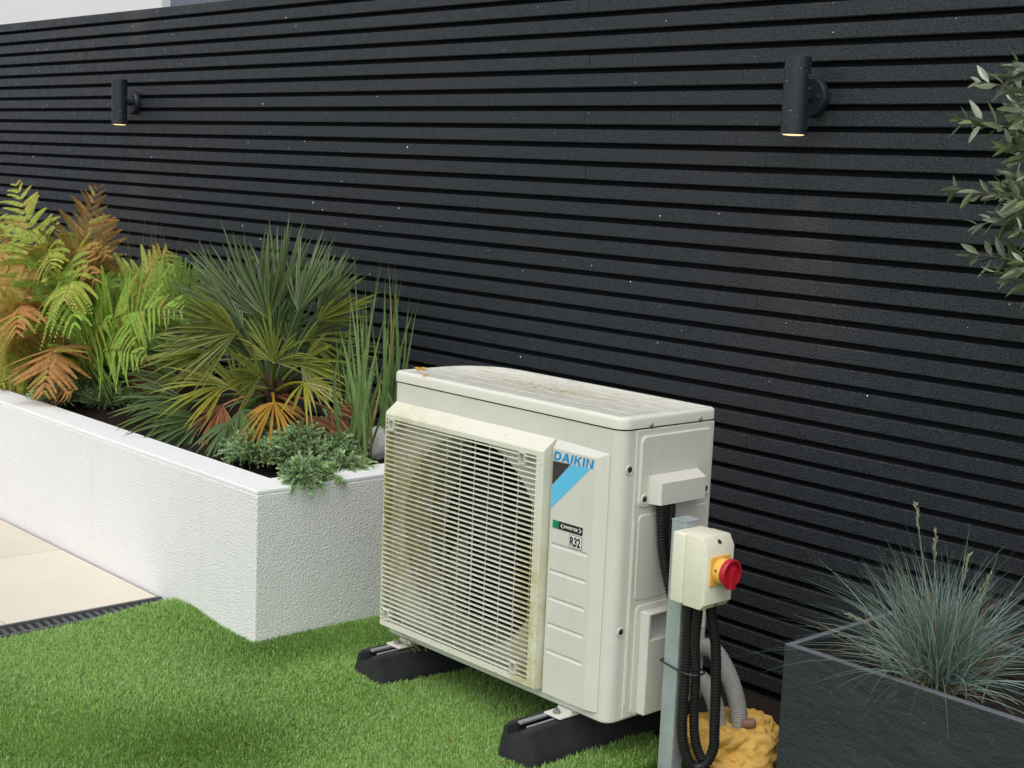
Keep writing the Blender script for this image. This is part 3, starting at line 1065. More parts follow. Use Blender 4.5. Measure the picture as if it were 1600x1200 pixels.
flat('sticker_black', [[(-0.176, 0.5525), (-0.095, 0.5525), (-0.095, 0.572), (-0.176, 0.572)]], 'black_ink', yc, cover)
text_mesh('sticker_text', 'INVERTER', -0.158, 0.5590, 0.048, 0.0068, yc - 0.0005, 'sticker', cover, 0.1, 0.02)
flat('sticker_mark', [[(-0.169, 0.5622), (-0.162, 0.5682), (-0.1595, 0.5682), (-0.1655, 0.5622), (-0.1595, 0.5565), (-0.162, 0.5565)],
                      [(-0.098, 0.5622), (-0.105, 0.5682), (-0.1075, 0.5682), (-0.1015, 0.5622), (-0.1075, 0.5565), (-0.105, 0.5565)]], 'sticker', yc - 0.0005, cover)
flat('refrigerant_sticker', [[(-0.1385, 0.5175), (-0.0955, 0.5175), (-0.0955, 0.5485), (-0.1385, 0.5485)]], 'black_ink', yc + 0.0001, cover)
flat('refrigerant_sticker', [[(-0.1372, 0.5188), (-0.0968, 0.5188), (-0.0968, 0.5472), (-0.1372, 0.5472)]], 'sticker', yc - 0.0003, cover)
text_mesh('refrigerant_text', 'R32', -0.1345, 0.5215, 0.0350, 0.0230, yc - 0.0008, 'black_ink', cover, 0.0, 0.035)


# ------------------------------------------------------------------ rubber feet
def rubber_foot(x, y0, y1, label):
    t = empty('rubber_foot', (x, (y0 + y1) / 2, LZ), label, 'rubber foot', 'rubber blocks under the air conditioner')
    prof = [(-0.072, LZ - 0.03), (-0.068, 0.030), (-0.046, 0.094), (-0.042, 0.097), (-0.021, 0.097), (-0.021, 0.074), (0.021, 0.074), (0.021, 0.097), (0.040, 0.097), (0.044, 0.093), (0.060, 0.030), (0.066, LZ - 0.03)]
    V, F = [], []
    n = len(prof)
    for y, s in ((y0, 0.80), (y0 + 0.018, 0.97), (y0 + 0.03, 1.0), (y1 - 0.03, 1.0), (y1, 0.85)):
        V += [(x + p[0] * (s * 0.90 if abs(p[0]) > 0.03 else 1), y, p[1] if p[1] < 0.06 else p[1] - (1 - s) * 0.012) for p in prof]
    for r in range(4):
        F += [(r * n + i, r * n + (i + 1) % n, (r + 1) * n + (i + 1) % n, (r + 1) * n + i) for i in range(n)]
    F += [(0, 1, 2, 3, 4, 5, 6, 7, 8, 9, 10, 11), tuple(4 * n + i for i in range(n))]
    MB().add(V, F).build('block', 'rubber', t)
    MB().box(x - 0.0195, x - 0.0065, y0 + 0.030, y1 - 0.03, 0.0945, 0.1010, 0.0008).build('rail', 'alu', t)
    MB().box(x + 0.0150, x + 0.0195, y0 + 0.026, y1 - 0.03, 0.0945, 0.0995, 0.0008).build('rail', 'alu', t)
    return t


rubber_foot(-0.765, -0.135, 0.46, 'black rubber foot block under the fan end of the unit, near the white bed')
rubber_foot(-0.150, -0.158, 0.44, 'black rubber foot block under the logo end of the unit, near the switch post')

# ------------------------------------------------------------------ galvanised post and isolator
PX0, PX1, PY0, PY1, PTOP = 0.100, 0.141, 0.074, 0.112, 0.622
post = empty('steel_post', (0.12, 0.094, LZ), 'galvanised steel channel post standing beside the unit, holding the switch box', 'post')
mb = MB()
th = 0.0028
mb.box(PX0, PX1, PY0, PY0 + th, LZ - 0.04, PTOP, 0.0006).box(PX0, PX0 + th, PY0 + th, PY1, LZ - 0.04, PTOP, 0.0006).box(PX1 - th, PX1, PY0 + th, PY1, LZ - 0.04, PTOP, 0.0006)
mb.build('channel', 'zinc', post)
MB().box(PX0 - 0.001, PX1 + 0.001, PY0 - 0.001, PY1 + 0.014, PTOP, PTOP + 0.0025, 0.0005).build('end_plate', 'zinc', post)

sw = empty('isolator_switch', (0.19, 0.062, 0.45), 'cream isolator box with red rotary knob on yellow plate, fixed to the post', 'switch')
BX0, BX1, BY0, BY1, BZ0, BZ1 = 0.1415, 0.244, 0.030, 0.125, 0.448, 0.612
MB().box(BX0, 0.1795, BY0, BY1, BZ0 + 0.001, BZ1 - 0.001, 0.005, 3).build('base_box', 'cream', sw, True)
# cover with sloped notches above and below
prof = [(0.1805, BZ0), (BX1 - 0.013, BZ0), (BX1, BZ0 + 0.014), (BX1, BZ1 - 0.024), (BX1 - 0.014, BZ1 - 0.001), (BX1 - 0.018, BZ1), (0.1805, BZ1)]
mb = MB()
bm = bmesh.new()
va = [bm.verts.new((p[0], BY0, p[1])) for p in prof]
vb = [bm.verts.new((p[0], BY1, p[1])) for p in prof]
bm.faces.new(va)
bm.faces.new(vb[::-1])
for i in range(len(prof)):
    bm.faces.new((va[i], va[(i + 1) % len(prof)], vb[(i + 1) % len(prof)], vb[i]))
bmesh.ops.recalc_face_normals(bm, faces=bm.faces[:])
bmesh.ops.bevel(bm, geom=[e for e in bm.edges if abs(e.verts[0].co.y - e.verts[1].co.y) < 1e-6], offset=0.004, segments=2, profile=0.5, affect='EDGES')
cov = mb.bm(bm).build('cover', 'cream', sw, True)
for z in (BZ1 - 0.0125, BZ0 + 0.0075):
    ax = (1, 0, 0.9) if z > 0.5 else (1, 0, -0.9)
    MB().lathe([(0.0055, -0.004), (0.0055, 0.0012), (0.002, 0.0014)], (BX1 - 0.0068, 0.078, z), ax, 14).build('screw', 'screw_hole', cov)
KY, KZ = 0.076, 0.536
MB().box(BX1 - 0.001, BX1 + 0.0035, KY - 0.034, KY + 0.034, KZ - 0.034, KZ + 0.034, 0.0015).build('yellow_plate', 'yellow', sw)
col = MB().lathe([(0.029, 0.002), (0.029, 0.020), (0.027, 0.0225)], (BX1 + 0.001, KY, KZ), (1, 0, 0), 36).build('yellow_collar', 'yellow', sw, True)
MB().lathe([(0.0035, -0.004), (0.0035, 0.0015), (0.001, 0.0016)], (BX1 + 0.012, KY - 0.0275, KZ + 0.006), (0, -1, 0.2), 10).build('padlock_hole', 'copper', col)
kx = BX1 + 0.0235
knob = MB().lathe([(0.024, 0.0), (0.0315, 0.001), (0.0325, 0.004), (0.0325, 0.012), (0.031, 0.0145), (0.0275, 0.0145), (0.0265, 0.006), (0.001, 0.0055)], (kx, KY, KZ), (1, 0, 0), 40).build('red_knob', 'red', sw, True)
MB().add([(kx + 0.005, KY - 0.008, KZ + 0.018), (kx + 0.005, KY + 0.008, KZ + 0.018), (kx + 0.005, KY + 0.009, KZ - 0.036), (kx + 0.005, KY - 0.009, KZ - 0.036),
          (kx + 0.020, KY - 0.0055, KZ + 0.012), (kx + 0.020, KY + 0.0055, KZ + 0.012), (kx + 0.018, KY + 0.007, KZ - 0.034), (kx + 0.018, KY - 0.007, KZ - 0.034)],
         [(0, 1, 2, 3), (4, 7, 6, 5), (0, 4, 5, 1), (1, 5, 6, 2), (2, 6, 7, 3), (3, 7, 4, 0)]).build('grip', 'red', knob)


# ------------------------------------------------------------------ conduits
def conduit(name, pts, r, mat, label, cat, rib=0.0075, depth=0.0030, group=None, n=12):
    P = spline(pts, 400)
    L = np.concatenate([[0], np.cumsum(np.linalg.norm(np.diff(P, axis=0), axis=1))])
    m = int(L[-1] / rib)
    S, R = [], []
    for i in range(m):
        for f, dr in ((0.0, -depth), (0.22, 0.0), (0.62, 0.0), (0.84, -depth)):
            S.append((i + f) * rib)
            R.append(r + dr)
    S = np.array(S)
    Q = np.stack([np.interp(S, L, P[:, k]) for k in range(3)], 1)
    o = MB().tube(Q, R, n).build(name, mat, None, True)
    return tag(o, label, cat, group)


zz = LZ
hose_g = 'black corrugated conduits at the post'
conduit('corrugated_conduit', [(0.026, 0.118, 0.655), (0.027, 0.120, 0.60), (0.036, 0.122, 0.52), (0.062, 0.128, 0.43), (0.09, 0.140, 0.36), (0.120, 0.140, 0.30)], 0.0125, 'hose',
        'black corrugated conduit hanging from the hood behind the steel post', 'conduit', group=hose_g)
conduit('corrugated_conduit', [(0.027, 0.152, 0.655), (0.030, 0.150, 0.60), (0.040, 0.145, 0.50), (0.060, 0.150, 0.40), (0.085, 0.150, 0.33)], 0.0115, 'hose',
        'thinner black corrugated conduit from the hood, right beside the other', 'conduit', group=hose_g)
conduit('corrugated_conduit', [(0.1600, 0.0840, 0.460), (0.1600, 0.0820, 0.40), (0.1595, 0.0820, 0.28), (0.1590, 0.0820, 0.16), (0.1620, 0.0880, 0.10), (0.1740, 0.1040, 0.052), (0.1960, 0.1240, 0.050),
                               (0.2100, 0.1380, 0.09), (0.2100, 0.1380, 0.14), (0.2090, 0.1340, 0.24), (0.2070, 0.1260, 0.34), (0.1990, 0.1120, 0.42), (0.1960, 0.1070, 0.460)], 0.0125, 'hose',
        'black corrugated conduit looping down from the switch box along the post', 'conduit', group=hose_g)
conduit('corrugated_conduit', [(0.1910, 0.0770, 0.460), (0.1900, 0.0760, 0.42), (0.1810, 0.0840, 0.35), (0.1780, 0.0970, 0.27), (0.1740, 0.1060, 0.16), (0.1780, 0.1140, 0.10), (0.1840, 0.1370, 0.05), (0.1820, 0.1670, 0.0), (0.1790, 0.1820, -0.05)], 0.0115, 'hose',
        'black corrugated conduit leaving the middle of the switch box underside', 'conduit', group=hose_g)
tie = MB().tube(spline([(0.0990, 0.0630, 0.290), (0.1140, 0.0625, 0.287), (0.1540, 0.0660, 0.279), (0.1740, 0.0710, 0.276), (0.1940, 0.0840, 0.276), (0.1910, 0.1120, 0.278), (0.1540, 0.1100, 0.283), (0.0990, 0.1080, 0.290), (0.0985, 0.0820, 0.29), (0.0990, 0.0630, 0.290)], 60), 0.0024, 6).build('cable_tie', 'hose')
tag(tie, 'black cable tie strapped round the steel post and conduits', 'cable tie')
grey_g = 'grey lagged pipes into the foam'
conduit('lagged_pipe', [(0.030, 0.262, 0.245), (0.060, 0.262, 0.272), (0.095, 0.272, 0.262), (0.128, 0.285, 0.21), (0.148, 0.295, 0.15), (0.156, 0.298, 0.10), (0.157, 0.298, 0.05)], 0.0215, 'grey_hose',
        'outer of two grey ribbed pipes arching down into the foam', 'pipe', rib=0.006, depth=0.0010, group=grey_g, n=16)
conduit('lagged_pipe', [(0.030, 0.240, 0.180), (0.060, 0.240, 0.203), (0.092, 0.243, 0.19), (0.118, 0.248, 0.15), (0.128, 0.252, 0.10), (0.130, 0.252, 0.05)], 0.0205, 'grey_hose',
        'inner grey ribbed pipe bending down into the foam', 'pipe', rib=0.006, depth=0.0010, group=grey_g, n=16)


def build_foam():
    bm = bmesh.new()
    bmesh.ops.create_icosphere(bm, subdivisions=6, radius=1.0)
    from mathutils import noise as mn
    for v in bm.verts:
        d = v.co.copy()
        p = d * 1.3
        k = 1.0 + 0.40 * mn.noise(p * 1.2 + Vector((3, 1, 2))) + 0.20 * abs(mn.noise(p * 2.2)) + 0.15 * abs(mn.noise(p * 3.2)) + 0.03 * mn.noise(p * 8.0) + 0.008 * mn.noise(p * 17.0)
        q = Vector((d.x * 0.100, d.y * 0.125, d.z * 0.080)) * k
        v.co = Vector((0.135, 0.305, 0.033)) + q
        if v.co.z < LZ - 0.02:
            v.co.z = LZ - 0.02
    o = MB().bm(bm).build('expanding_foam', 'foam', None, True)
    tag(o, 'lumpy yellow expanding foam on the ground round the pipes', 'foam')


build_foam()
o = MB().lathe([(0.011, 0.0), (0.012, 0.002), (0.012, 0.030), (0.009, 0.034), (0.004, 0.034)], (0.172, 0.288, 0.105), (0.75, 0.55, 0.16), 18).build('pipe_stub', 'copper', None, True)
tag(o, 'small brown pipe stub poking from the yellow foam', 'pipe')

# ------------------------------------------------------------------ slate trough
TX0, TX1, TY0, TY1, TZ = 0.397, 1.65, 0.126, 0.545, 0.400
tr = empty('slate_trough', (TX0, TY0, 0), 'dark grey riven slate trough at the right, holding blue grass', 'planter')
TW = 0.017
MB().box(TX0, TX1, TY0, TY0 + TW, -0.05, TZ - 0.0025, 0.0012).build('front_panel', 'slate', tr)
MB().box(TX0, TX1, TY1 - TW, TY1, -0.05, TZ - 0.0025, 0.0012).build('back_panel', 'slate', tr)
MB().box(TX0 + 0.001, TX0 + TW, TY0 + TW + 0.0005, TY1 - TW - 0.0005, -0.05, TZ - 0.003, 0.0012).build('end_panel', 'slate', tr)
MB().box(TX1 - TW, TX1 - 0.001, TY0 + TW + 0.0005, TY1 - TW - 0.0005, -0.05, TZ - 0.003, 0.0012).build('end_panel', 'slate', tr)
for nm, a in (('rim', (TX0, TX1, TY0 + 0.0004, TY0 + TW)), ('rim', (TX0, TX1, TY1 - TW, TY1 - 0.0004)), ('rim', (TX0 + 0.0014, TX0 + TW, TY0 + TW + 0.001, TY1 - TW - 0.001)), ('rim', (TX1 - TW, TX1 - 0.0014, TY0 + TW + 0.001, TY1 - TW - 0.001))):
    MB().box(a[0], a[1], a[2], a[3], TZ - 0.0024, TZ, 0.0006).build(nm, 'slate_edge', tr)
nx, ny = 90, 30
X, Y = np.meshgrid(np.linspace(TX0 + TW, TX1 - TW, nx), np.linspace(TY0 + TW, TY1 - TW, ny), indexing='ij')
Z = 0.372 + 0.006 * np.sin(30 * X) + rng.normal(0, 0.005, X.shape)
idx = np.arange(nx * ny).reshape(nx, ny)
put('soil', np.stack([X, Y, Z], -1).reshape(-1, 3), np.stack([idx[:-1, :-1], idx[1:, :-1], idx[1:, 1:], idx[:-1, 1:]], -1).reshape(-1, 4), 'soil', tr)

# ------------------------------------------------------------------ neighbouring house behind the fence
hs = empty('white_house', (-9, 7.0, -0.06), 'white house wall showing above the left end of the fence', 'house')
xe = float(at(253, 3, 7.0)[0])
MB().box(xe - 9.0, xe, 7.0, 11.0, -0.06, 6.2).build('wall', 'house', hs)
MB().box(xe + 0.001, xe + 6.0, 7.12, 10.8, -0.06, 6.0).build('side_wing', 'house_dark', hs)


# ------------------------------------------------------------------ plants
LIME = np.array([0.36, 0.56, 0.09])
GREEN = np.array([0.21, 0.36, 0.065])
YGREEN = np.array([0.45, 0.48, 0.07])
DEEP = np.array([0.085, 0.165, 0.040])
ORANGE = np.array([0.52, 0.26, 0.08])
BROWN = np.array([0.20, 0.085, 0.035])
TAN = np.array([0.50, 0.31, 0.13])
ZV = np.array([0, 0, 1.0])


def tube_arr(P, R, n=5):
    m = MB().tube(P, R, n)
    return np.array(m.v), m.f


def frond(parent, pts, plen, npin, ca, cb, facing=None, droop=0.25, curl=0.0, amt=1.0):
    p0, p1, p2 = [np.asarray(p, float) for p in pts]
    t = np.linspace(0.16, 0.985, npin)
    A = bez(p0, p1, p2, t)
    T = nrm(2 * (1 - t)[:, None] * (p1 - p0) + 2 * t[:, None] * (p2 - p1))
    N0 = nrm(BACK * 0.95 + ZV * 0.35) if facing is None else nrm(facing)
    VV, FF, CC = [], [], []
    nv = 0
    prof = np.minimum(1.0, 0.35 + 2.6 * t) * np.clip((1.03 - t) / 0.45, 0, 1) ** 0.7
    for i in range(npin):
        for s in (-1, 1):
            l = 1.12 * plen * prof[i] * rnd.uniform(0.78, 1.1)
            if l < 0.012:
                continue
            S = nrm(np.cross(T[i], N0)) * s
            Nn = nrm(np.cross(S, T[i])) * s
            a = math.radians(18 + 34 * t[i] + rnd.uniform(-7, 7))
            d0 = nrm(S * math.cos(a) + T[i] * math.sin(a) + Nn * rnd.uniform(-0.3, 0.3))
            m = max(6, int(l / 0.0082))
            q = (np.arange(m) + 0.5) / m
            dr = droop * rnd.uniform(0.5, 1.5)
            ax = A[i] + l * q[:, None] * d0 - ZV * (dr * l * q ** 2)[:, None] + Nn * (curl * l * q ** 3 * rnd.uniform(0.3, 1.4))[:, None]
            dd = nrm(np.gradient(ax, axis=0))
            W = nrm(np.cross(dd, Nn))
            lp = l * 0.135 * np.clip((1.03 - q), 0.08, 1) ** 0.8 * np.minimum(1, 0.55 + 3 * q) + 0.003
            hw = 0.53 * l / m
            colp = ca * (1 - t[i]) + cb * t[i]
            rust = rnd.random()
            if rust < 0.22 and ca[0] > 0.12:
                colp = colp * 0.45 + (ORANGE if rust < 0.12 else YGREEN) * 0.55
            for e in (-1, 1):
                pd = nrm(e * W * 0.86 + dd * 0.5 - Nn * 0.16 * e * 0 - Nn * 0.15)
                b0 = ax - dd * hw
                b1 = ax + dd * hw
                m1 = ax + pd * (lp * 0.62)[:, None] + dd * hw * 0.85
                m0 = ax + pd * (lp * 0.55)[:, None] - dd * hw * 0.85
                tp = ax + pd * lp[:, None] + dd * hw * 0.6
                V = np.stack([b0, m0, tp, m1, b1], 1).reshape(-1, 3)
                VV.append(V)
                base = nv + np.arange(m) * 5
                FF.append(np.stack([base + k for k in range(5)], 1))
                nv += 5 * m
                tipmix = np.clip(q * 1.25 - 0.55, 0, 0.7)[:, None] * amt
                c = colp * (1 - tipmix) + (colp * 0.5 + cb * 0.5) * tipmix
                c = c * rng.uniform(0.75, 1.2, (m, 1))
                CC.append(np.repeat(c, 5, 0))
    V5, F5, C5 = np.vstack(VV), np.vstack(FF), np.vstack(CC)
    tt = np.linspace(0, 1, 22)
    RV, RF = tube_arr(bez(p0, p1, p2, tt), 0.0045 * (1.05 - tt), 5)
    F = [tuple(f) for f in F5] + [tuple(i + nv for i in f) for f in RF]
    C = np.vstack([C5, np.tile((ca * 0.6 + BROWN * 0.4), (len(RV), 1))])
    return put('frond', np.vstack([V5, RV]), F, 'fern', parent, C)


def build_ferns():
    f1 = empty('fern', at(88, 606, 0.22), 'large green fern with browned curling fronds at the left end of the bed', 'fern', 'ferns in the raised bed')
    f2 = empty('fern', at(128, 600, 0.16), 'bright lime green fern frond cluster between the browned fern and the palm', 'fern', 'ferns in the raised bed')
    b = (88, 606, 0.22)

    def fr(p, pts, plen, npin, ca, cb, **k):
        frond(p, [at(*q) for q in pts], plen, npin, ca, cb, **k)
    F0 = BACK + ZV * 0.15
    fr(f1, [b, (70, 420, .26), (24, 286, .24)], 0.19, 22, GREEN * 1.1, YGREEN, droop=.22, facing=F0)
    fr(f1, [b, (62, 330, .26), (80, 420, .02)], 0.21, 24, GREEN, YGREEN, droop=.35, facing=F0)
    fr(f1, [b, (112, 440, .30), (152, 292, .42)], 0.19, 24, GREEN, BROWN, droop=.15, curl=.25, facing=F0)
    fr(f1, [b, (100, 300, .30), (148, 440, .10)], 0.20, 24, YGREEN * .9, ORANGE, droop=.35, curl=.2, facing=F0)
    fr(f1, [b, (75, 330, .20), (116, 510, -.05)], 0.23, 26, GREEN * 1.1, LIME, droop=.45, facing=F0)
    fr(f1, [b, (128, 370, .10), (100, 470, -.06)], 0.20, 22, GREEN, YGREEN, droop=.5, facing=F0)
    fr(f1, [b, (130, 330, .35), (166, 400, .25)], 0.17, 20, YGREEN, ORANGE, droop=.35, curl=.35, facing=F0)
    fr(f1, [b, (58, 430, .1), (-22, 410, .05)], 0.21, 22, YGREEN, ORANGE, droop=.4, facing=F0)
    fr(f1, [b, (20, 380, .3), (-30, 318, .3)], 0.20, 22, GREEN, YGREEN, droop=.3, facing=F0)
    fr(f1, [b, (40, 350, .3), (20, 450, .1)], 0.20, 22, GREEN, GREEN, droop=.4, facing=F0)
    fr(f1, [b, (95, 480, .3), (140, 410, .45)], 0.24, 24, DEEP, GREEN, droop=.3)
    fr(f1, [b, (60, 470, .38), (80, 380, .5)], 0.25, 24, DEEP, GREEN, droop=.3)
    fr(f1, [b, (110, 430, .38), (130, 360, .5)], 0.22, 24, DEEP, GREEN, droop=.3)
    fr(f1, [b, (40, 420, .0), (-25, 560, -.10)], 0.22, 22, ORANGE, YGREEN * .9, droop=.3, facing=BACK)
    fr(f1, [b, (30, 400, .05), (25, 520, -.10)], 0.20, 22, ORANGE * .9, ORANGE, droop=.3, facing=BACK)
    fr(f1, [b, (95, 470, .02), (68, 614, -.08)], 0.20, 20, TAN * .9, ORANGE, droop=.10, facing=BACK + ZV * .4)
    fr(f1, [b, (30, 520, .05), (-40, 610, -.05)], 0.19, 22, GREEN, LIME, droop=.2, facing=F0)
    fr(f1, [b, (50, 510, .08), (5, 600, -.04)], 0.18, 22, GREEN, YGREEN, droop=.2, facing=F0)
    fr(f1, [b, (110, 450, .25), (180, 450, .2)], 0.20, 22, DEEP * 1.2, GREEN, droop=.3, facing=F0)
    fr(f1, [b, (120, 500, .2), (165, 520, .12)], 0.18, 20, DEEP, GREEN, droop=.3, facing=F0)
    fr(f1, [b, (40, 600, .02), (0, 630, -.06)], 0.085, 16, BROWN * 1.6, ORANGE, droop=.4, curl=.5)
    fr(f1, [b, (90, 600, .0), (110, 622, -.05)], 0.085, 16, ORANGE, ORANGE, droop=.4, curl=.5)
    fr(f1, [b, (150, 380, .45), (166, 340, .5)], 0.15, 20, BROWN, ORANGE, droop=.2, curl=.4)
    fr(f1, [b, (140, 430, .35), (172, 390, .38)], 0.15, 18, YGREEN, BROWN * 1.4, droop=.3, curl=.4)
    fr(f1, [b, (5, 420, .2), (-5, 350, .15)], 0.13, 18, BROWN * 1.4, ORANGE, droop=.5, curl=.4)
    b2 = (128, 600, .16)
    fr(f2, [b2, (140, 462, .16), (286, 486, .04)], 0.20, 30, LIME, LIME * .95 + YGREEN * .05, droop=.12, facing=BACK + ZV * .1)
    fr(f2, [b2, (165, 470, .3), (275, 425, .28)], 0.16, 26, LIME * .75, LIME * .9, droop=.2, facing=F0)
    fr(f2, [b2, (150, 520, .1), (225, 560, .02)], 0.16, 22, GREEN * 1.1, LIME, droop=.2, facing=F0)
    fr(f2, [b2, (120, 520, .1), (170, 500, .06)], 0.18, 22, GREEN, LIME * .9, droop=.3, facing=F0)
    fr(f2, [b2, (200, 460, .45), (262, 392, .55)], 0.19, 22, GREEN, YGREEN, droop=.2, facing=F0)
    fr(f2, [b2, (240, 470, .5), (330, 430, .55)], 0.20, 22, GREEN, GREEN, droop=.2, facing=F0)
    fr(f2, [b2, (180, 540, .4), (260, 500, .45)], 0.20, 22, DEEP, GREEN, droop=.2, facing=F0)
    f3 = empty('fern', at(222, 612, .40), 'withered brown fern between the pale rock and the palm', 'fern', 'ferns in the raised bed')
    for k in range(7):
        u = rnd.uniform(185, 262)
        fr(f3, [(222, 612, .40), (u, rnd.uniform(545, 575), .38), (u + rnd.uniform(-18, 18), rnd.uniform(595, 622), .32)], 0.06, 16, BROWN, BROWN * 1.6, droop=.5, curl=.6)


build_ferns()


def ribbon_mesh(B, D, L, w, bend, side, n=6, prof='reed', C=None):
    """many blades at once: base, direction, length, width, bend vector, side vector"""
    m = len(B)
    s = np.linspace(0, 1, n)
    P = B[:, None] + D[:, None] * (L[:, None] * s)[..., None] + bend[:, None] * (L[:, None] * s ** 2.2)[..., None]
    if prof == 'reed':
        ww = np.minimum(1.0, 0.75 + s) * np.clip((1.0 - s) / 0.55, 0.02, 1)
    else:
        ww = np.clip((1.02 - s) / 0.8, 0.08, 1)
    o = side[:, None] * (w[:, None] * ww)[..., None]
    V = np.stack([P - o, P + o], 2).reshape(-1, 3)
    base = (np.arange(m) * n * 2)[:, None] + (np.arange(n - 1) * 2)[None]
    F = np.stack([base, base + 1, base + 3, base + 2], -1).reshape(-1, 4)
    CC = None if C is None else np.repeat(C, n * 2, 0)
    return V, F, CC


def fan_leaf(parent, hub, D, N, L, nseg, spread, c, ctip, droop=0.15, fold=0.55, name='leaf', ragged=0.24, petiole=None, w=0.0064):
    D, N = nrm(D), np.asarray(N, float)
    N = nrm(N - D * (N @ D))
    S = np.cross(D, N)
    VV, FF, CC = [], [], []
    st = np.array([0.0, 0.18, 0.4, 0.62, 0.82, 1.0])
    wd = np.array([0.10, 0.45, 0.95, 0.85, 0.50, 0.03])
    nv = 0
    for i in range(nseg):
        th = spread * (i / (nseg - 1) - 0.5) + rnd.gauss(0, 0.055)
        d = D * math.cos(th) + S * math.sin(th)
        d = nrm(d + N * (0.16 * math.cos(th * 1.2) - 0.10 + rnd.gauss(0, 0.09)))
        side = nrm(np.cross(N, d))
        l = L * (1 - 0.22 * (abs(th) / (spread / 2)) ** 2) * (1 - abs(rnd.gauss(0, ragged)))
        dr = droop * rnd.uniform(0.4, 1.7)
        ax = np.asarray(hub) + d * (l * st)[:, None] - ZV * (dr * l * st ** 2.4)[:, None]
        ww = (wd * w * rnd.uniform(0.8, 1.15))[:, None]
        wl_ = np.minimum(ww, (L * st * spread / nseg * 0.75 + 0.001)[:, None])
        lft = ax - side * wl_ + N * fold * wl_
        rgt = ax + side * wl_ + N * fold * wl_
        V = np.stack([lft, ax, rgt], 1).reshape(-1, 3)
        VV.append(V)
        for k in range(5):
            a = nv + k * 3
            FF += [(a, a + 1, a + 4, a + 3), (a + 1, a + 2, a + 5, a + 4)]
        cs = c * rnd.uniform(0.78, 1.2)
        tipk = np.clip((st - 0.55) * 1.9, 0, 1)[:, None] * rnd.uniform(0.2, 1.0)
        cc = cs * (1 - tipk) + ctip * tipk
        CC.append(np.repeat(cc, 3, 0))
        nv += 18
    lf = put(name, np.vstack(VV), FF, 'palm', parent, np.vstack(CC))
    if petiole is not None:
        p0 = np.asarray(petiole, float)
        mid = (p0 + np.asarray(hub)) / 2 + ZV * 0.03
        P = bez(p0, mid, np.asarray(hub), np.linspace(0, 1, 10))
        RV, RF = tube_arr(P, np.linspace(0.0075, 0.0045, 10), 6)
        put('petiole', RV, RF, 'palm', lf, np.tile(c * 1.15, (len(RV), 1)))
    return lf


def img_dir(du, dv, toward=0.0):
    return nrm(RIGHT * du - UP * dv + BACK * toward)


GREYG = np.array([0.110, 0.158, 0.058])
PALMG = np.array([0.160, 0.190, 0.026])
PALMY = np.array([0.34, 0.34, 0.035])
PALMO = np.array([0.50, 0.27, 0.03])
DARKP = np.array([0.060, 0.105, 0.028])


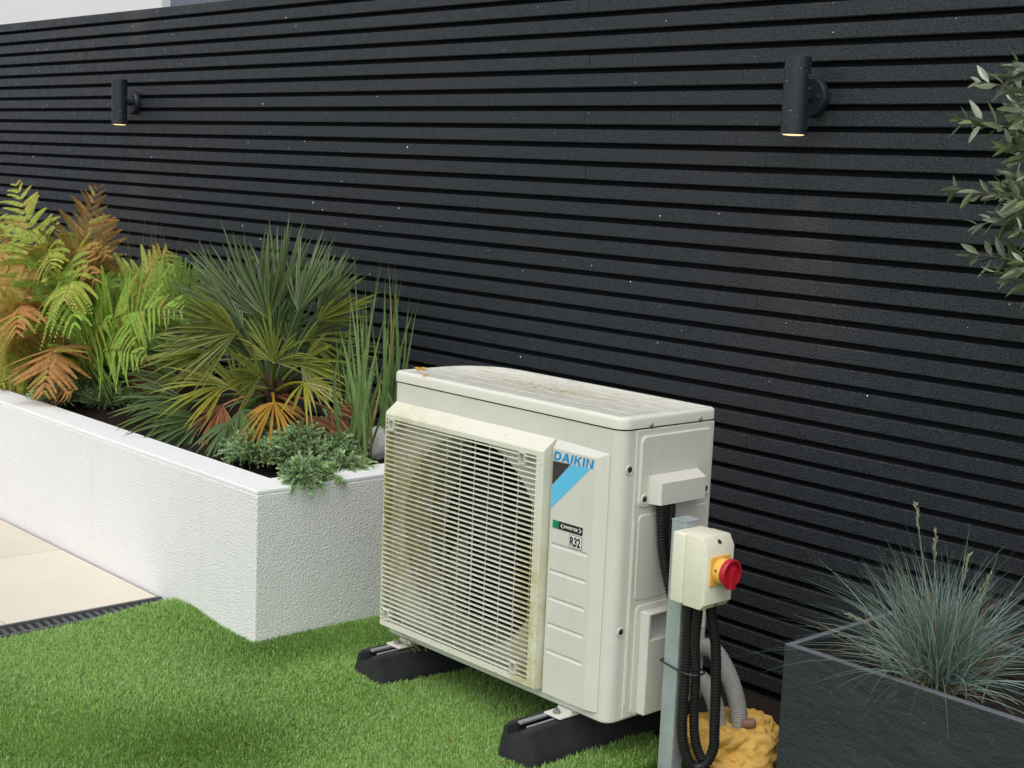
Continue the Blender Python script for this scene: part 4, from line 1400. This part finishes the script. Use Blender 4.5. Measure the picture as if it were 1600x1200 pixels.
def build_palm():
    crown = at(425, 618, 0.36)
    pl = empty('fan_palm', (crown[0], crown[1], 0.40), 'bushy fan palm with green, yellow and brown leaves in the middle of the bed', 'palm')
    cr = np.array(crown)
    mb = MB().tube([cr + (0, 0, -0.28), cr + (0, 0, -0.12), cr + (0, 0, 0.03), cr + (0, 0, 0.08)], [0.075, 0.085, 0.07, 0.03], 14)
    tk = mb.build('trunk', 'fibre', pl)
    V, F = [], []
    for k in range(150):                               # hairy leaf-base fibres
        a = rnd.uniform(0, 6.28)
        z = rnd.uniform(-0.2, 0.06)
        p = cr + np.array([0.075 * math.cos(a), 0.075 * math.sin(a), z])
        d = nrm((math.cos(a), math.sin(a), rnd.uniform(0.3, 1.6)))
        sd = np.array([-math.sin(a), math.cos(a), 0]) * 0.003
        L = rnd.uniform(0.03, 0.07)
        n = len(V)
        V += [p - sd, p + sd, p + d * L]
        F.append((n, n + 1, n + 2))
    o = put('fibre', V, F, 'fibre', tk)
    o['kind'] = 'stuff'

    def fan(u, v, Y, du, dv, tw, L, nseg, spr, c, ct, N=None, **k):
        hub = at(u, v, Y)
        N_ = BACK * rnd.uniform(.55, 1.0) + ZV * rnd.uniform(.1, .8) + RIGHT * rnd.uniform(-.55, .55)
        fan_leaf(pl, hub, img_dir(du, dv, tw), N_ if N is None else N, L, nseg, spr, c, ct, petiole=k.pop('pet', cr), **k)
    G2 = PALMG * 1.25
    # the big grey-green crown leaves
    fan(398, 492, .30, -0.35, -1.0, 0.15, 0.37, 36, 2.4, GREYG, GREYG * 1.3, droop=.04)
    fan(380, 510, .26, -1.0, -0.62, 0.25, 0.33, 26, 2.0, GREYG * .9, PALMG, droop=.10)
    fan(466, 486, .34, 0.30, -1.0, 0.05, 0.31, 28, 1.5, GREYG * 1.15, GREYG * 1.4, droop=.02)
    fan(438, 480, .42, 0.0, -1.0, -0.1, 0.35, 26, 1.4, GREYG * .8, GREYG, droop=.02)
    fan(496, 502, .52, 0.85, -0.75, 0.0, 0.27, 24, 1.5, PALMG * 1.2, G2, droop=.06)
    fan(478, 530, .50, 1.0, -0.15, 0.15, 0.24, 22, 1.8, PALMG, G2, droop=.18)
    fan(370, 520, .22, -1.0, -0.10, 0.3, 0.31, 26, 2.0, PALMG, G2, droop=.16)
    fan(350, 548, .25, -1.0, 0.12, 0.3, 0.31, 22, 1.5, PALMG * 1.1, PALMY * .9, droop=.12)
    fan(428, 566, .25, 0.05, -1.0, 0.35, 0.26, 30, 3.0, PALMG * 1.25, G2 * 1.15, droop=.20, w=.0052, ragged=.28)
    fan(470, 570, .40, 0.9, 0.05, 0.3, 0.22, 20, 2.2, G2, PALMY, droop=.25)
    fan(474, 598, .26, 0.7, 0.45, 0.4, 0.19, 18, 2.8, PALMY * .8, PALMY, droop=.25, w=.0046, ragged=.3)
    fan(352, 602, .20, -1.0, 0.10, 0.4, 0.27, 20, 1.9, PALMY * .9, PALMY * 1.1, droop=.20, w=.0046, ragged=.3)
    fan(428, 628, .18, 0.15, 1.0, 0.5, 0.19, 20, 2.8, PALMO * .9, BROWN * 1.5, droop=.25, w=.0046, ragged=.3)
    fan(348, 634, .18, -0.5, 1.0, 0.4, 0.17, 18, 2.2, BROWN * 1.8, TAN, droop=.35, w=.0046, ragged=.3)
    fan(478, 650, .26, 0.6, 0.9, 0.3, 0.19, 18, 2.4, BROWN * 1.2, BROWN * 1.7, droop=.35, w=.0046, ragged=.3)
    fan(515, 640, .34, 0.8, 0.6, 0.2, 0.17, 16, 2.2, BROWN * 1.1, TAN * .8, droop=.35)
    fan(372, 612, .14, -0.1, -1.0, 0.4, 0.20, 18, 2.4, PALMG, PALMG * 1.3, droop=.2)
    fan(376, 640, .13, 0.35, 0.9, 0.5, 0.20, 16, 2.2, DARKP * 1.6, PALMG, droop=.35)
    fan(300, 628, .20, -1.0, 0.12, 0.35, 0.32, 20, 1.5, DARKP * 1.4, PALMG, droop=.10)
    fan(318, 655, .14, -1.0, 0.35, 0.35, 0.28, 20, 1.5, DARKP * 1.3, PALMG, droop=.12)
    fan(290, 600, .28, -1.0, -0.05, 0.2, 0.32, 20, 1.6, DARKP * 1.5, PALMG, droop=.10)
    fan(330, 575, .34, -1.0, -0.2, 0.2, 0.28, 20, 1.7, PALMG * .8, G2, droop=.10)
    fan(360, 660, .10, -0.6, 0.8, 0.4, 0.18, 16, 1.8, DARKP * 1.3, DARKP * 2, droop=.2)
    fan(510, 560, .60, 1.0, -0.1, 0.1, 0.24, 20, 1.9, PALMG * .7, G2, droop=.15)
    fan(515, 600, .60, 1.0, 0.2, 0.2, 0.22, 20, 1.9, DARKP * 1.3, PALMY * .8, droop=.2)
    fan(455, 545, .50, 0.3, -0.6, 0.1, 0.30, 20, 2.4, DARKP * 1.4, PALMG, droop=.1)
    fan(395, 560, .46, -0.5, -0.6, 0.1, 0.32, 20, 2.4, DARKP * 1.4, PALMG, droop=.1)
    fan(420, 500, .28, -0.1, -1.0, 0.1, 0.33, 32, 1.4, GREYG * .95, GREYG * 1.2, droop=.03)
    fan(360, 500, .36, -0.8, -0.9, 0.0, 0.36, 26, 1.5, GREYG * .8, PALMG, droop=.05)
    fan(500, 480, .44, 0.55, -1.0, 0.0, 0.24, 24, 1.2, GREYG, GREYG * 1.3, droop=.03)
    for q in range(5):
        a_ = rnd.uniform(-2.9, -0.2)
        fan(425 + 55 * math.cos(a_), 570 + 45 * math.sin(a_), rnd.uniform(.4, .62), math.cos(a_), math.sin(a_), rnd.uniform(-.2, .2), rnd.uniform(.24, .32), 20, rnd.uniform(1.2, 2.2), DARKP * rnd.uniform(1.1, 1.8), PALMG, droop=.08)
    fan(405, 590, .16, -0.45, -0.2, 0.6, 0.20, 16, 2.4, PALMG, PALMO * .7, droop=.2)


build_palm()


def reed_clump(base_px, Y, n, tips, label):
    b0 = at(*base_px, Y)
    t = empty('reed_clump', (b0[0], b0[1], 0.405), label, 'reeds', 'tall reeds at the end of the bed')
    for i in range(n):
        tu, tv = tips[i] if i < len(tips) else (base_px[0] + rnd.uniform(-50, 50), rnd.uniform(480, 640))
        yb = Y + rnd.uniform(-0.07, 0.07)
        bp = at(base_px[0] + rnd.uniform(-24, 24), base_px[1] + rnd.uniform(-8, 8), yb)
        bp[2] = 0.40
        tp = at(tu, tv - 12, yb + rnd.uniform(-0.08, 0.08))
        L = np.linalg.norm(tp - bp)
        lean = np.array([rnd.gauss(0, .05), rnd.gauss(0, .05), 0])
        if i >= len(tips) and rnd.random() < 0.5:
            lean = np.array([rnd.gauss(0, .3), rnd.gauss(0, .3), -0.25])
        D = (tp - bp) / L - lean
        ang = rnd.uniform(-1.0, 1.0)
        side = nrm(RIGHT * math.cos(ang) + BACK * math.sin(ang))
        c = np.array([0.18, 0.285, 0.09]) * rnd.uniform(0.7, 1.4)
        if rnd.random() < 0.14:
            c = np.array([0.36, 0.29, 0.10])
        V, F, C = ribbon_mesh(bp[None], D[None], np.array([L]), np.array([rnd.uniform(0.0048, 0.0085)]), lean[None], side[None], 9, 'reed', c[None])
        V = V.reshape(9, 2, 3)
        mid = V.mean(1, keepdims=True) - BACK * 0.0018      # folded down the middle
        V3 = np.concatenate([V[:, :1], mid, V[:, 1:]], 1).reshape(-1, 3)
        F3 = []
        for k in range(8):
            a = k * 3
            F3 += [(a, a + 1, a + 4, a + 3), (a + 1, a + 2, a + 5, a + 4)]
        put('blade', V3, F3, 'reed', t, np.tile(c, (27, 1)))
    return t


reed_clump((558, 700), 0.44, 36, [(553, 405), (540, 436), (523, 495), (571, 440), (592, 420), (597, 415), (581, 455), (567, 470), (590, 470), (545, 520), (560, 480), (575, 500), (530, 560), (603, 500), (548, 460)],
           'dense clump of tall green reeds between the palm and the unit')
reed_clump((606, 690), 0.66, 22, [(606, 415), (616, 418), (612, 430), (622, 440), (628, 445), (640, 470), (655, 475), (637, 500), (602, 440), (619, 470), (648, 490), (609, 500)],
           'slimmer clump of reeds just behind the unit corner')


def grass_tuft(name, base, n, spread, L0, L1, cols, label, cat, wid, Hlean=0.6):
    t = empty(name, tuple(base), label, cat)
    B = np.tile(np.asarray(base, float), (n, 1)) + np.c_[rng.normal(0, spread, n), rng.normal(0, spread, n), np.zeros(n)]
    a = rng.uniform(0, 2 * math.pi, n)
    le = np.abs(rng.normal(0, Hlean, n))
    D = nrm(np.c_[np.cos(a) * le, np.sin(a) * le, np.ones(n)])
    L = rng.uniform(L0, L1, n)
    bend = np.c_[np.cos(a) * le * 0.3, np.sin(a) * le * 0.3, -0.15 - 0.3 * le]
    side = nrm(np.cross(D, rng.normal(0, 1, (n, 3))))
    c = np.array(cols)[rng.integers(0, len(cols), n)] * rng.uniform(0.7, 1.3, (n, 1))
    V, F, C = ribbon_mesh(B, D, L, np.full(n, wid) * rng.uniform(.7, 1.2, n), bend, side, 7, 'grass', c)
    o = put('blades', V, F, 'reed', t, C)
    o['kind'] = 'stuff'
    return t


bb = at(236, 560, 0.62)
bb[2] = 0.40
grass_tuft('sedge', bb, 110, 0.06, 0.55, 0.92, [np.array([.17, .17, .06]), np.array([.26, .17, .08]), np.array([.12, .17, .04])],
           'thin brownish sedge rising behind the ferns', 'sedge', 0.0036, 0.16)


# junipers
def juniper(name, spots, label, n, seed):
    r = np.random.default_rng(seed)
    t = empty(name, tuple(spots[0][0]), label, 'juniper', 'low junipers at the rim of the bed')
    BV, BD, BL, BW, BC, BS, BB = [], [], [], [], [], [], []
    TV, TF = [], []
    for (c, rad, hgt, direction, share) in spots:
        for k in range(int(n * share)):
            a = r.uniform(0, 2 * math.pi)
            q = math.sqrt(r.random())
            p0 = np.array(c) + np.array([math.cos(a) * rad * q * 0.8, math.sin(a) * rad * q * 0.8, r.uniform(0, hgt) * (1 - 0.6 * q)])
            d = np.array([math.cos(a), math.sin(a), r.uniform(0.1, 1.0)]) * 0.8 + np.array(direction) + r.normal(0, 0.35, 3)
            d = nrm(d)
            L = r.uniform(0.028, 0.065)
            dead = r.random() < 0.008
            m = 56
            s = np.sort(r.random(m))
            P = p0 + d * (L * s)[:, None] - ZV * (0.25 * L * s ** 2)[:, None]
            rv = nrm(r.normal(0, 1, (m, 3)))
            D = nrm(rv - d * (rv @ d)[:, None] * 1.0 + d * 1.0)
            tone = r.uniform(0.65, 1.35)
            yel = r.random()
            base = np.array([0.31, 0.46, 0.27]) * (1 - 0.7 * yel) + np.array([0.42, 0.52, 0.20]) * 0.7 * yel
            if dead:
                base = np.array([0.25, 0.13, 0.05])
            BV.append(P)
            BD.append(D)
            BL.append(r.uniform(0.006, 0.010, m) * (1.05 - 0.4 * s))
            BW.append(np.full(m, 0.0021))
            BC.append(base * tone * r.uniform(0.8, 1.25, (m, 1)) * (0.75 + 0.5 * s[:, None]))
            BB.append(np.tile(d * 0.4, (m, 1)))
    B, D, L, W, C, Bd = map(np.concatenate, (BV, BD, BL, BW, BC, BB))
    side = nrm(np.cross(D, r.normal(0, 1, (len(D), 3))))
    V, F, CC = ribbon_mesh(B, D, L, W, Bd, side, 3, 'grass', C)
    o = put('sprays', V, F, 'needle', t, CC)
    o['kind'] = 'stuff'
    return t


def zat(u, v, z):
    r = RIGHT * (u - 800) / FPX - UP * (v - 600) / FPX - BACK
    return CAM + r * ((z - CAM[2]) / r[2])


j = lambda u, v, z: tuple(zat(u, v, z))
juniper('juniper', [(j(470, 722, .43), .13, .12, (0, 0, .4), .30), (j(405, 718, .43), .11, .09, (0, 0, .3), .18), (j(520, 720, .43), .09, .10, (0, 0, .5), .18), (j(514, 690, .46), .03, .07, (0.1, 0, 1.2), .05),
                    (j(478, 745, .45), .07, .05, (.5, -.2, .1), .07), (j(470, 752, .45), .035, .02, (.7, -.4, -.45), .032), (j(505, 745, .45), .035, .015, (.7, 0, -.3), .025), (j(545, 728, .45), .05, .02, (.5, .3, 0), .03)],
        'blue-green juniper spilling over the near corner of the bed', 2600, 3)
juniper('juniper', [(j(130, 622, .42), .13, .06, (0, 0, .4), .45), (j(175, 632, .42), .12, .05, (0, 0, .4), .35), (j(80, 622, .45), .05, .03, (.1, -.6, -.1), .12), (j(215, 632, .42), .07, .05, (0, 0, .4), .08)],
        'small blue-green juniper on the rim below the ferns', 1300, 5)


# rocks in the bed
def rock(c, size, mat, seed, label):
    from mathutils import noise as mn
    bm = bmesh.new()
    bmesh.ops.create_icosphere(bm, subdivisions=4, radius=1.0)
    for v in bm.verts:
        d = v.co.copy()
        k = 1 + 0.35 * mn.noise(d * 0.9 + Vector((seed, 0, 0))) + 0.12 * mn.noise(d * 2.5 + Vector((0, seed, 0)))
        v.co = Vector((c[0] + d.x * size[0] * k, c[1] + d.y * size[1] * k, c[2] + d.z * size[2] * k))
    o = MB().bm(bm).build('rock', mat, None, True)
    tag(o, label, 'rock')


rock(zat(160, 572, .44), (.13, .07, .06), 'white_rock', 2.0, 'pale rock half hidden under the lime fern')
rock(zat(190, 596, .44), (.06, .05, .06), 'black_rock', 5.0, 'black rock beside the pale rock under the ferns')
rock(zat(592, 700, .43), (.05, .05, .07), 'white_rock', 9.0, 'pale grey rock beside the reeds next to the unit')


# blue fescue in the slate trough
def fescue():
    base = np.array([0.690, 0.262, 0.372])
    t = empty('blue_fescue', tuple(base), 'spiky blue-grey grass tuft spilling over the slate trough', 'ornamental grass')
    n = 1500
    a = rng.uniform(0, 2 * math.pi, n)
    rr_ = np.abs(rng.normal(0, 0.035, n))
    B = base + np.c_[np.cos(a) * rr_, np.sin(a) * rr_, np.zeros(n)]
    el = np.clip(np.abs(rng.normal(0, 0.72, n)), 0, 1.5)
    a2 = a + rng.normal(0, 0.5, n)
    D = np.c_[np.cos(a2) * np.sin(el), np.sin(a2) * np.sin(el), np.cos(el)]
    L = (0.11 + 0.23 * rng.beta(2.2, 2.0, n)) * (1.0 + 0.18 * np.sin(el))
    bend = np.c_[np.cos(a2) * 0.12, np.sin(a2) * 0.12, -0.12 - 0.30 * np.sin(el)]
    bend += rng.normal(0, 0.10, (n, 3))
    side = nrm(np.cross(D, rng.normal(0, 1, (n, 3))))
    pal = np.array([[.21, .29, .265], [.155, .23, .21], [.29, .37, .335], [.22, .285, .20], [.33, .23, .13], [.27, .13, .07]])
    c = pal[rng.choice(6, n, p=[.31, .25, .19, .17, .06, .02])] * rng.uniform(0.5, 1.6, (n, 1))
    V, F, C = ribbon_mesh(B, D, L, rng.uniform(0.0009, 0.0017, n), bend, side, 8, 'grass', c)
    V[:, 1] = np.minimum(V[:, 1], YF - 0.004)
    W = V.reshape(n, 8, 2, 3)
    low = (W[..., 2] < TZ + 0.004) & ((W[..., 1] < TY0 + TW + 0.004) | (W[..., 1] > TY1 - TW - 0.004) | (W[..., 0] < TX0 + TW + 0.004))
    first = low.any(2).argmax(1)
    ok = ~low.any((1, 2))
    # blades that reach the rim high enough droop over it; the rest are dropped
    for b_ in np.where(~ok)[0]:
        k_ = first[b_]
        if k_ > 2 and W[b_, k_ - 1, 0, 2] > TZ + 0.004 and W[b_, k_ - 1, 0, 1] < TY0 - 0.004:
            ok[b_] = True
    W, C = W[ok], C.reshape(n, 16, 3)[ok].reshape(-1, 3)
    n = len(W)
    V = W.reshape(-1, 3)
    F = F.reshape(-1, 7, 4)[:n].reshape(-1, 4)
    o = put('blades', V, F, 'reed', t, C)
    o['kind'] = 'stuff'
    # dead straw round the crown
    n = 170
    a = rng.uniform(0, 2 * math.pi, n)
    B = base + np.c_[np.cos(a) * .03, np.sin(a) * .03, np.full(n, 0.005)]
    D = nrm(np.c_[np.cos(a), np.sin(a), rng.uniform(0.1, 0.6, n)])
    L = rng.uniform(.05, .17, n)
    c = np.array([[.30, .17, .08], [.38, .27, .15], [.20, .10, .05]])[rng.integers(0, 3, n)]
    V, F, C = ribbon_mesh(B, D, L, np.full(n, .001), np.c_[np.zeros((n, 2)), np.full(n, -.35)] + rng.normal(0, .1, (n, 3)), nrm(np.cross(D, rng.normal(0, 1, (n, 3)))), 6, 'grass', c)
    V[:, 2] = np.maximum(V[:, 2], 0.30)
    o = put('straw', V, F, 'reed', t, C)
    o['kind'] = 'stuff'
    # flower stalks with seed heads
    for (u, v, Y, uu, vv) in ((1440, 1050, .27, 1431, 788), (1450, 1050, .27, 1462, 830), (1470, 1050, .28, 1515, 868), (1480, 1050, .28, 1548, 898), (1400, 1050, .27, 1325, 960)):
        p0 = base + np.array([rnd.gauss(0, .01), rnd.gauss(0, .01), 0])
        p1 = at(uu, vv, Y)
        P = bez(p0, (p0 + p1) / 2 + ZV * .03, p1, np.linspace(0, 1, 14))
        RV, RF = tube_arr(P, 0.0011, 5)
        st = put('stalk', RV, RF, 'reed', t, np.tile([.22, .26, .18], (len(RV), 1)))
        VV, FF = [], []
        d = nrm(P[-1] - P[-3])
        for k in range(16):
            f = k / 15
            c0 = P[-1] - d * 0.055 * (1 - f)
            sd = nrm(rng.normal(0, 1, 3))
            e = nrm(d + sd * 0.55) * rnd.uniform(0.009, 0.013)
            w_ = nrm(np.cross(e, BACK)) * 0.0022
            b_ = len(VV)
            VV += [c0, c0 + e * .4 - w_, c0 + e, c0 + e * .4 + w_]
            FF.append((b_, b_ + 1, b_ + 2, b_ + 3))
        put('seed_head', VV, FF, 'reed', st, np.tile([.30, .32, .20], (len(VV), 1)))


fescue()


# olive tree standing in the trough, crown reaching in from the right
def olive():
    base = np.array([1.02, 0.345, 0.372])
    t = empty('olive_tree', tuple(base), 'young olive tree with narrow grey-green leaves at the right edge', 'tree')
    trunk = spline([base, base + (.01, .01, .3), base + (-.01, 0, .62), base + (-.02, .01, .85), base + (-.03, 0, 1.15)], 20)
    MB().tube(trunk, np.linspace(.019, .008, 20), 10).build('trunk', 'bark', t, True)
    twigs = []
    hubs = [trunk[i] for i in (11, 13, 14, 16, 17, 18, 19)]
    for (u, v, Y, h) in ((1534, 128, .30, 5), (1500, 186, .32, 4), (1496, 296, .34, 3), (1528, 352, .28, 3), (1520, 396, .35, 1), (1560, 425, .30, 0), (1572, 120, .36, 6), (1592, 104, .28, 6),
                        (1580, 230, .22, 4), (1570, 300, .20, 3), (1590, 180, .18, 5), (1595, 360, .2, 1), (1565, 330, .42, 2), (1580, 270, .45, 3), (1600, 410, .22, 0), (1585, 170, .4, 5),
                        (1590, 330, .26, 2), (1600, 240, .3, 4)):
        twigs.append((hubs[h], at(u, v, Y)))
    for k in range(24):
        twigs.append((hubs[rnd.randint(0, 6)], at(rnd.uniform(1562, 1650), rnd.uniform(125, 425), rnd.uniform(.16, .5))))
    for k in range(20):
        a = rnd.uniform(-1.2, 2.2)
        h = rnd.randint(0, 6)
        d = np.array([math.cos(a), math.sin(a) * .8, rnd.uniform(-.3, .6)])
        twigs.append((hubs[h], hubs[h] + nrm(d) * rnd.uniform(.18, .32)))
    # leaf meshes in four tones
    st = np.array([0, .12, .35, .6, .82, 1.0])
    wd = np.array([.05, .35, 1.0, .95, .55, .02])
    tones = [np.array([.095, .125, .065]), np.array([.17, .20, .12]), np.array([.42, .46, .36]), np.array([.24, .27, .13]), np.array([.06, .085, .05])]
    metas = []
    for c in tones:
        V, F = [], []
        for s, w in zip(st, wd):
            z = -0.10 * s * s
            V += [(s, -w * .140, z + .05 * w), (s, 0, z), (s, w * .140, z + .05 * w)]
        for k in range(5):
            a = k * 3
            F += [(a, a + 1, a + 4, a + 3), (a + 1, a + 2, a + 5, a + 4)]
        me = mesh('leaf', V, F, np.tile(c, (len(V), 1)))
        me.materials.append(MAT['olive'])
        metas.append((me, np.array(V), F, c))
    rest_v, rest_f, rest_c = [], [], []
    count = 0
    for p0, p1 in twigs:
        mid = (p0 + p1) / 2 + np.array([rnd.gauss(0, .02), rnd.gauss(0, .02), rnd.uniform(-.02, .05)])
        P = bez(p0, mid, p1, np.linspace(0, 1, 14))
        MB().tube(P, np.linspace(.0042, .0013, 14), 6).build('branch', 'bark', t, True)
        Ltw = np.linalg.norm(np.diff(P, axis=0), axis=1).sum()
        nn = max(4, int(Ltw / 0.021))
        for i in range(nn + 1):
            f = 0.22 + 0.78 * i / nn
            pos = bez(p0, mid, p1, np.array([f]))[0]
            tan = nrm(2 * (1 - f) * (mid - p0) + 2 * f * (p1 - mid))
            ph = (i % 2) * 1.57 + rnd.uniform(-.3, .3)
            ref = nrm(np.cross(tan, ZV + 0.01))
            ref2 = np.cross(tan, ref)
            for s in ((-1, 1) if i < nn else (-1, 0, 1)):
                o_ = ref * math.cos(ph) * s + ref2 * math.sin(ph) * s
                d = nrm(tan * rnd.uniform(.5, 1.2) + o_ * (1.0 if s else .1) + np.array([0, 0, rnd.uniform(-.5, .15)]))
                nv = nrm(np.cross(d, rng.normal(0, 1, 3)))
                nv = nrm(nv + ZV * .6 - d * (d @ (nv + ZV * .6)))
                sd = np.cross(nv, d)
                l = rnd.uniform(.036, .060) * (1.0 if i < nn else .7)
                me, Vl, Fl, c = metas[rnd.choices(range(5), [.30, .25, .16, .15, .14])[0]]
                M3 = np.stack([d, sd, nv], 1) * l
                dd = pos - CAM
                u = 800 + FPX * (dd @ RIGHT) / -(dd @ BACK)
                if u < 1625 and count < 295:
                    o = bpy.data.objects.new('leaf', me)
                    lp = pos - base
                    o.matrix_local = Matrix(((*M3[0], lp[0]), (*M3[1], lp[1]), (*M3[2], lp[2]), (0, 0, 0, 1)))
                    o.parent = t
                    COL.objects.link(o)
                    count += 1
                else:
                    b_ = len(rest_v)
                    rest_v += list(Vl @ M3.T + pos)
                    rest_f += [tuple(k + b_ for k in q) for q in Fl]
                    rest_c += [c] * len(Vl)
    o = put('foliage', np.array(rest_v), rest_f, 'olive', t, np.array(rest_c))
    o['kind'] = 'stuff'


olive()


# small litter
def litter(name, p, r, c, label, cat, n=5, up=(0, 0, 1)):
    V, F, C = [], [], []
    a0 = rnd.uniform(0, 6)
    for k in range(n):
        a = a0 + k * 2 * math.pi / n * 0.9
        d = np.array([math.cos(a), math.sin(a), 0])
        s = np.array([-math.sin(a), math.cos(a), 0]) * r * 0.26
        b_ = len(V)
        V += [np.array(p), np.array(p) + d * r * .55 - s + ZV * r * .10, np.array(p) + d * r * rnd.uniform(.8, 1.2) + ZV * r * .05, np.array(p) + d * r * .55 + s + ZV * r * .14]
        F += [(b_, b_ + 1, b_ + 2), (b_, b_ + 2, b_ + 3)]
        C += [np.array(c) * rnd.uniform(.8, 1.2)] * 4
    o = put(name, V, F, 'fern', None, C)
    tag(o, label, cat)


litter('blossom_scrap', zat(656, 576, UT + .0012), .022, (.85, .50, .09), 'larger orange blossom scrap on the lid of the unit', 'blossom', 6)
litter('blossom_scrap', zat(664, 586.5, UT + .0012), .015, (.82, .50, .12), 'smaller orange blossom scrap at the front edge of the lid', 'blossom', 5)
litter('fallen_leaf', zat(701, 1157, .022), .012, (.30, .12, .05), 'small brown leaf lying on the turf in front of the fan grille', 'leaf', 3)
litter('fallen_leaf', zat(789, 1190, .022), .014, (.24, .09, .04), 'small brown leaf on the turf beside the nearer rubber foot', 'leaf', 3)
tg = zat(648, 1010, .10)
grass_tuft('dry_grass', tg, 60, 0.02, 0.03, 0.09, [np.array([.22, .16, .08]), np.array([.14, .13, .05])], 'wisp of dry grass caught on the left rubber foot', 'dry grass', 0.0008, 1.2)
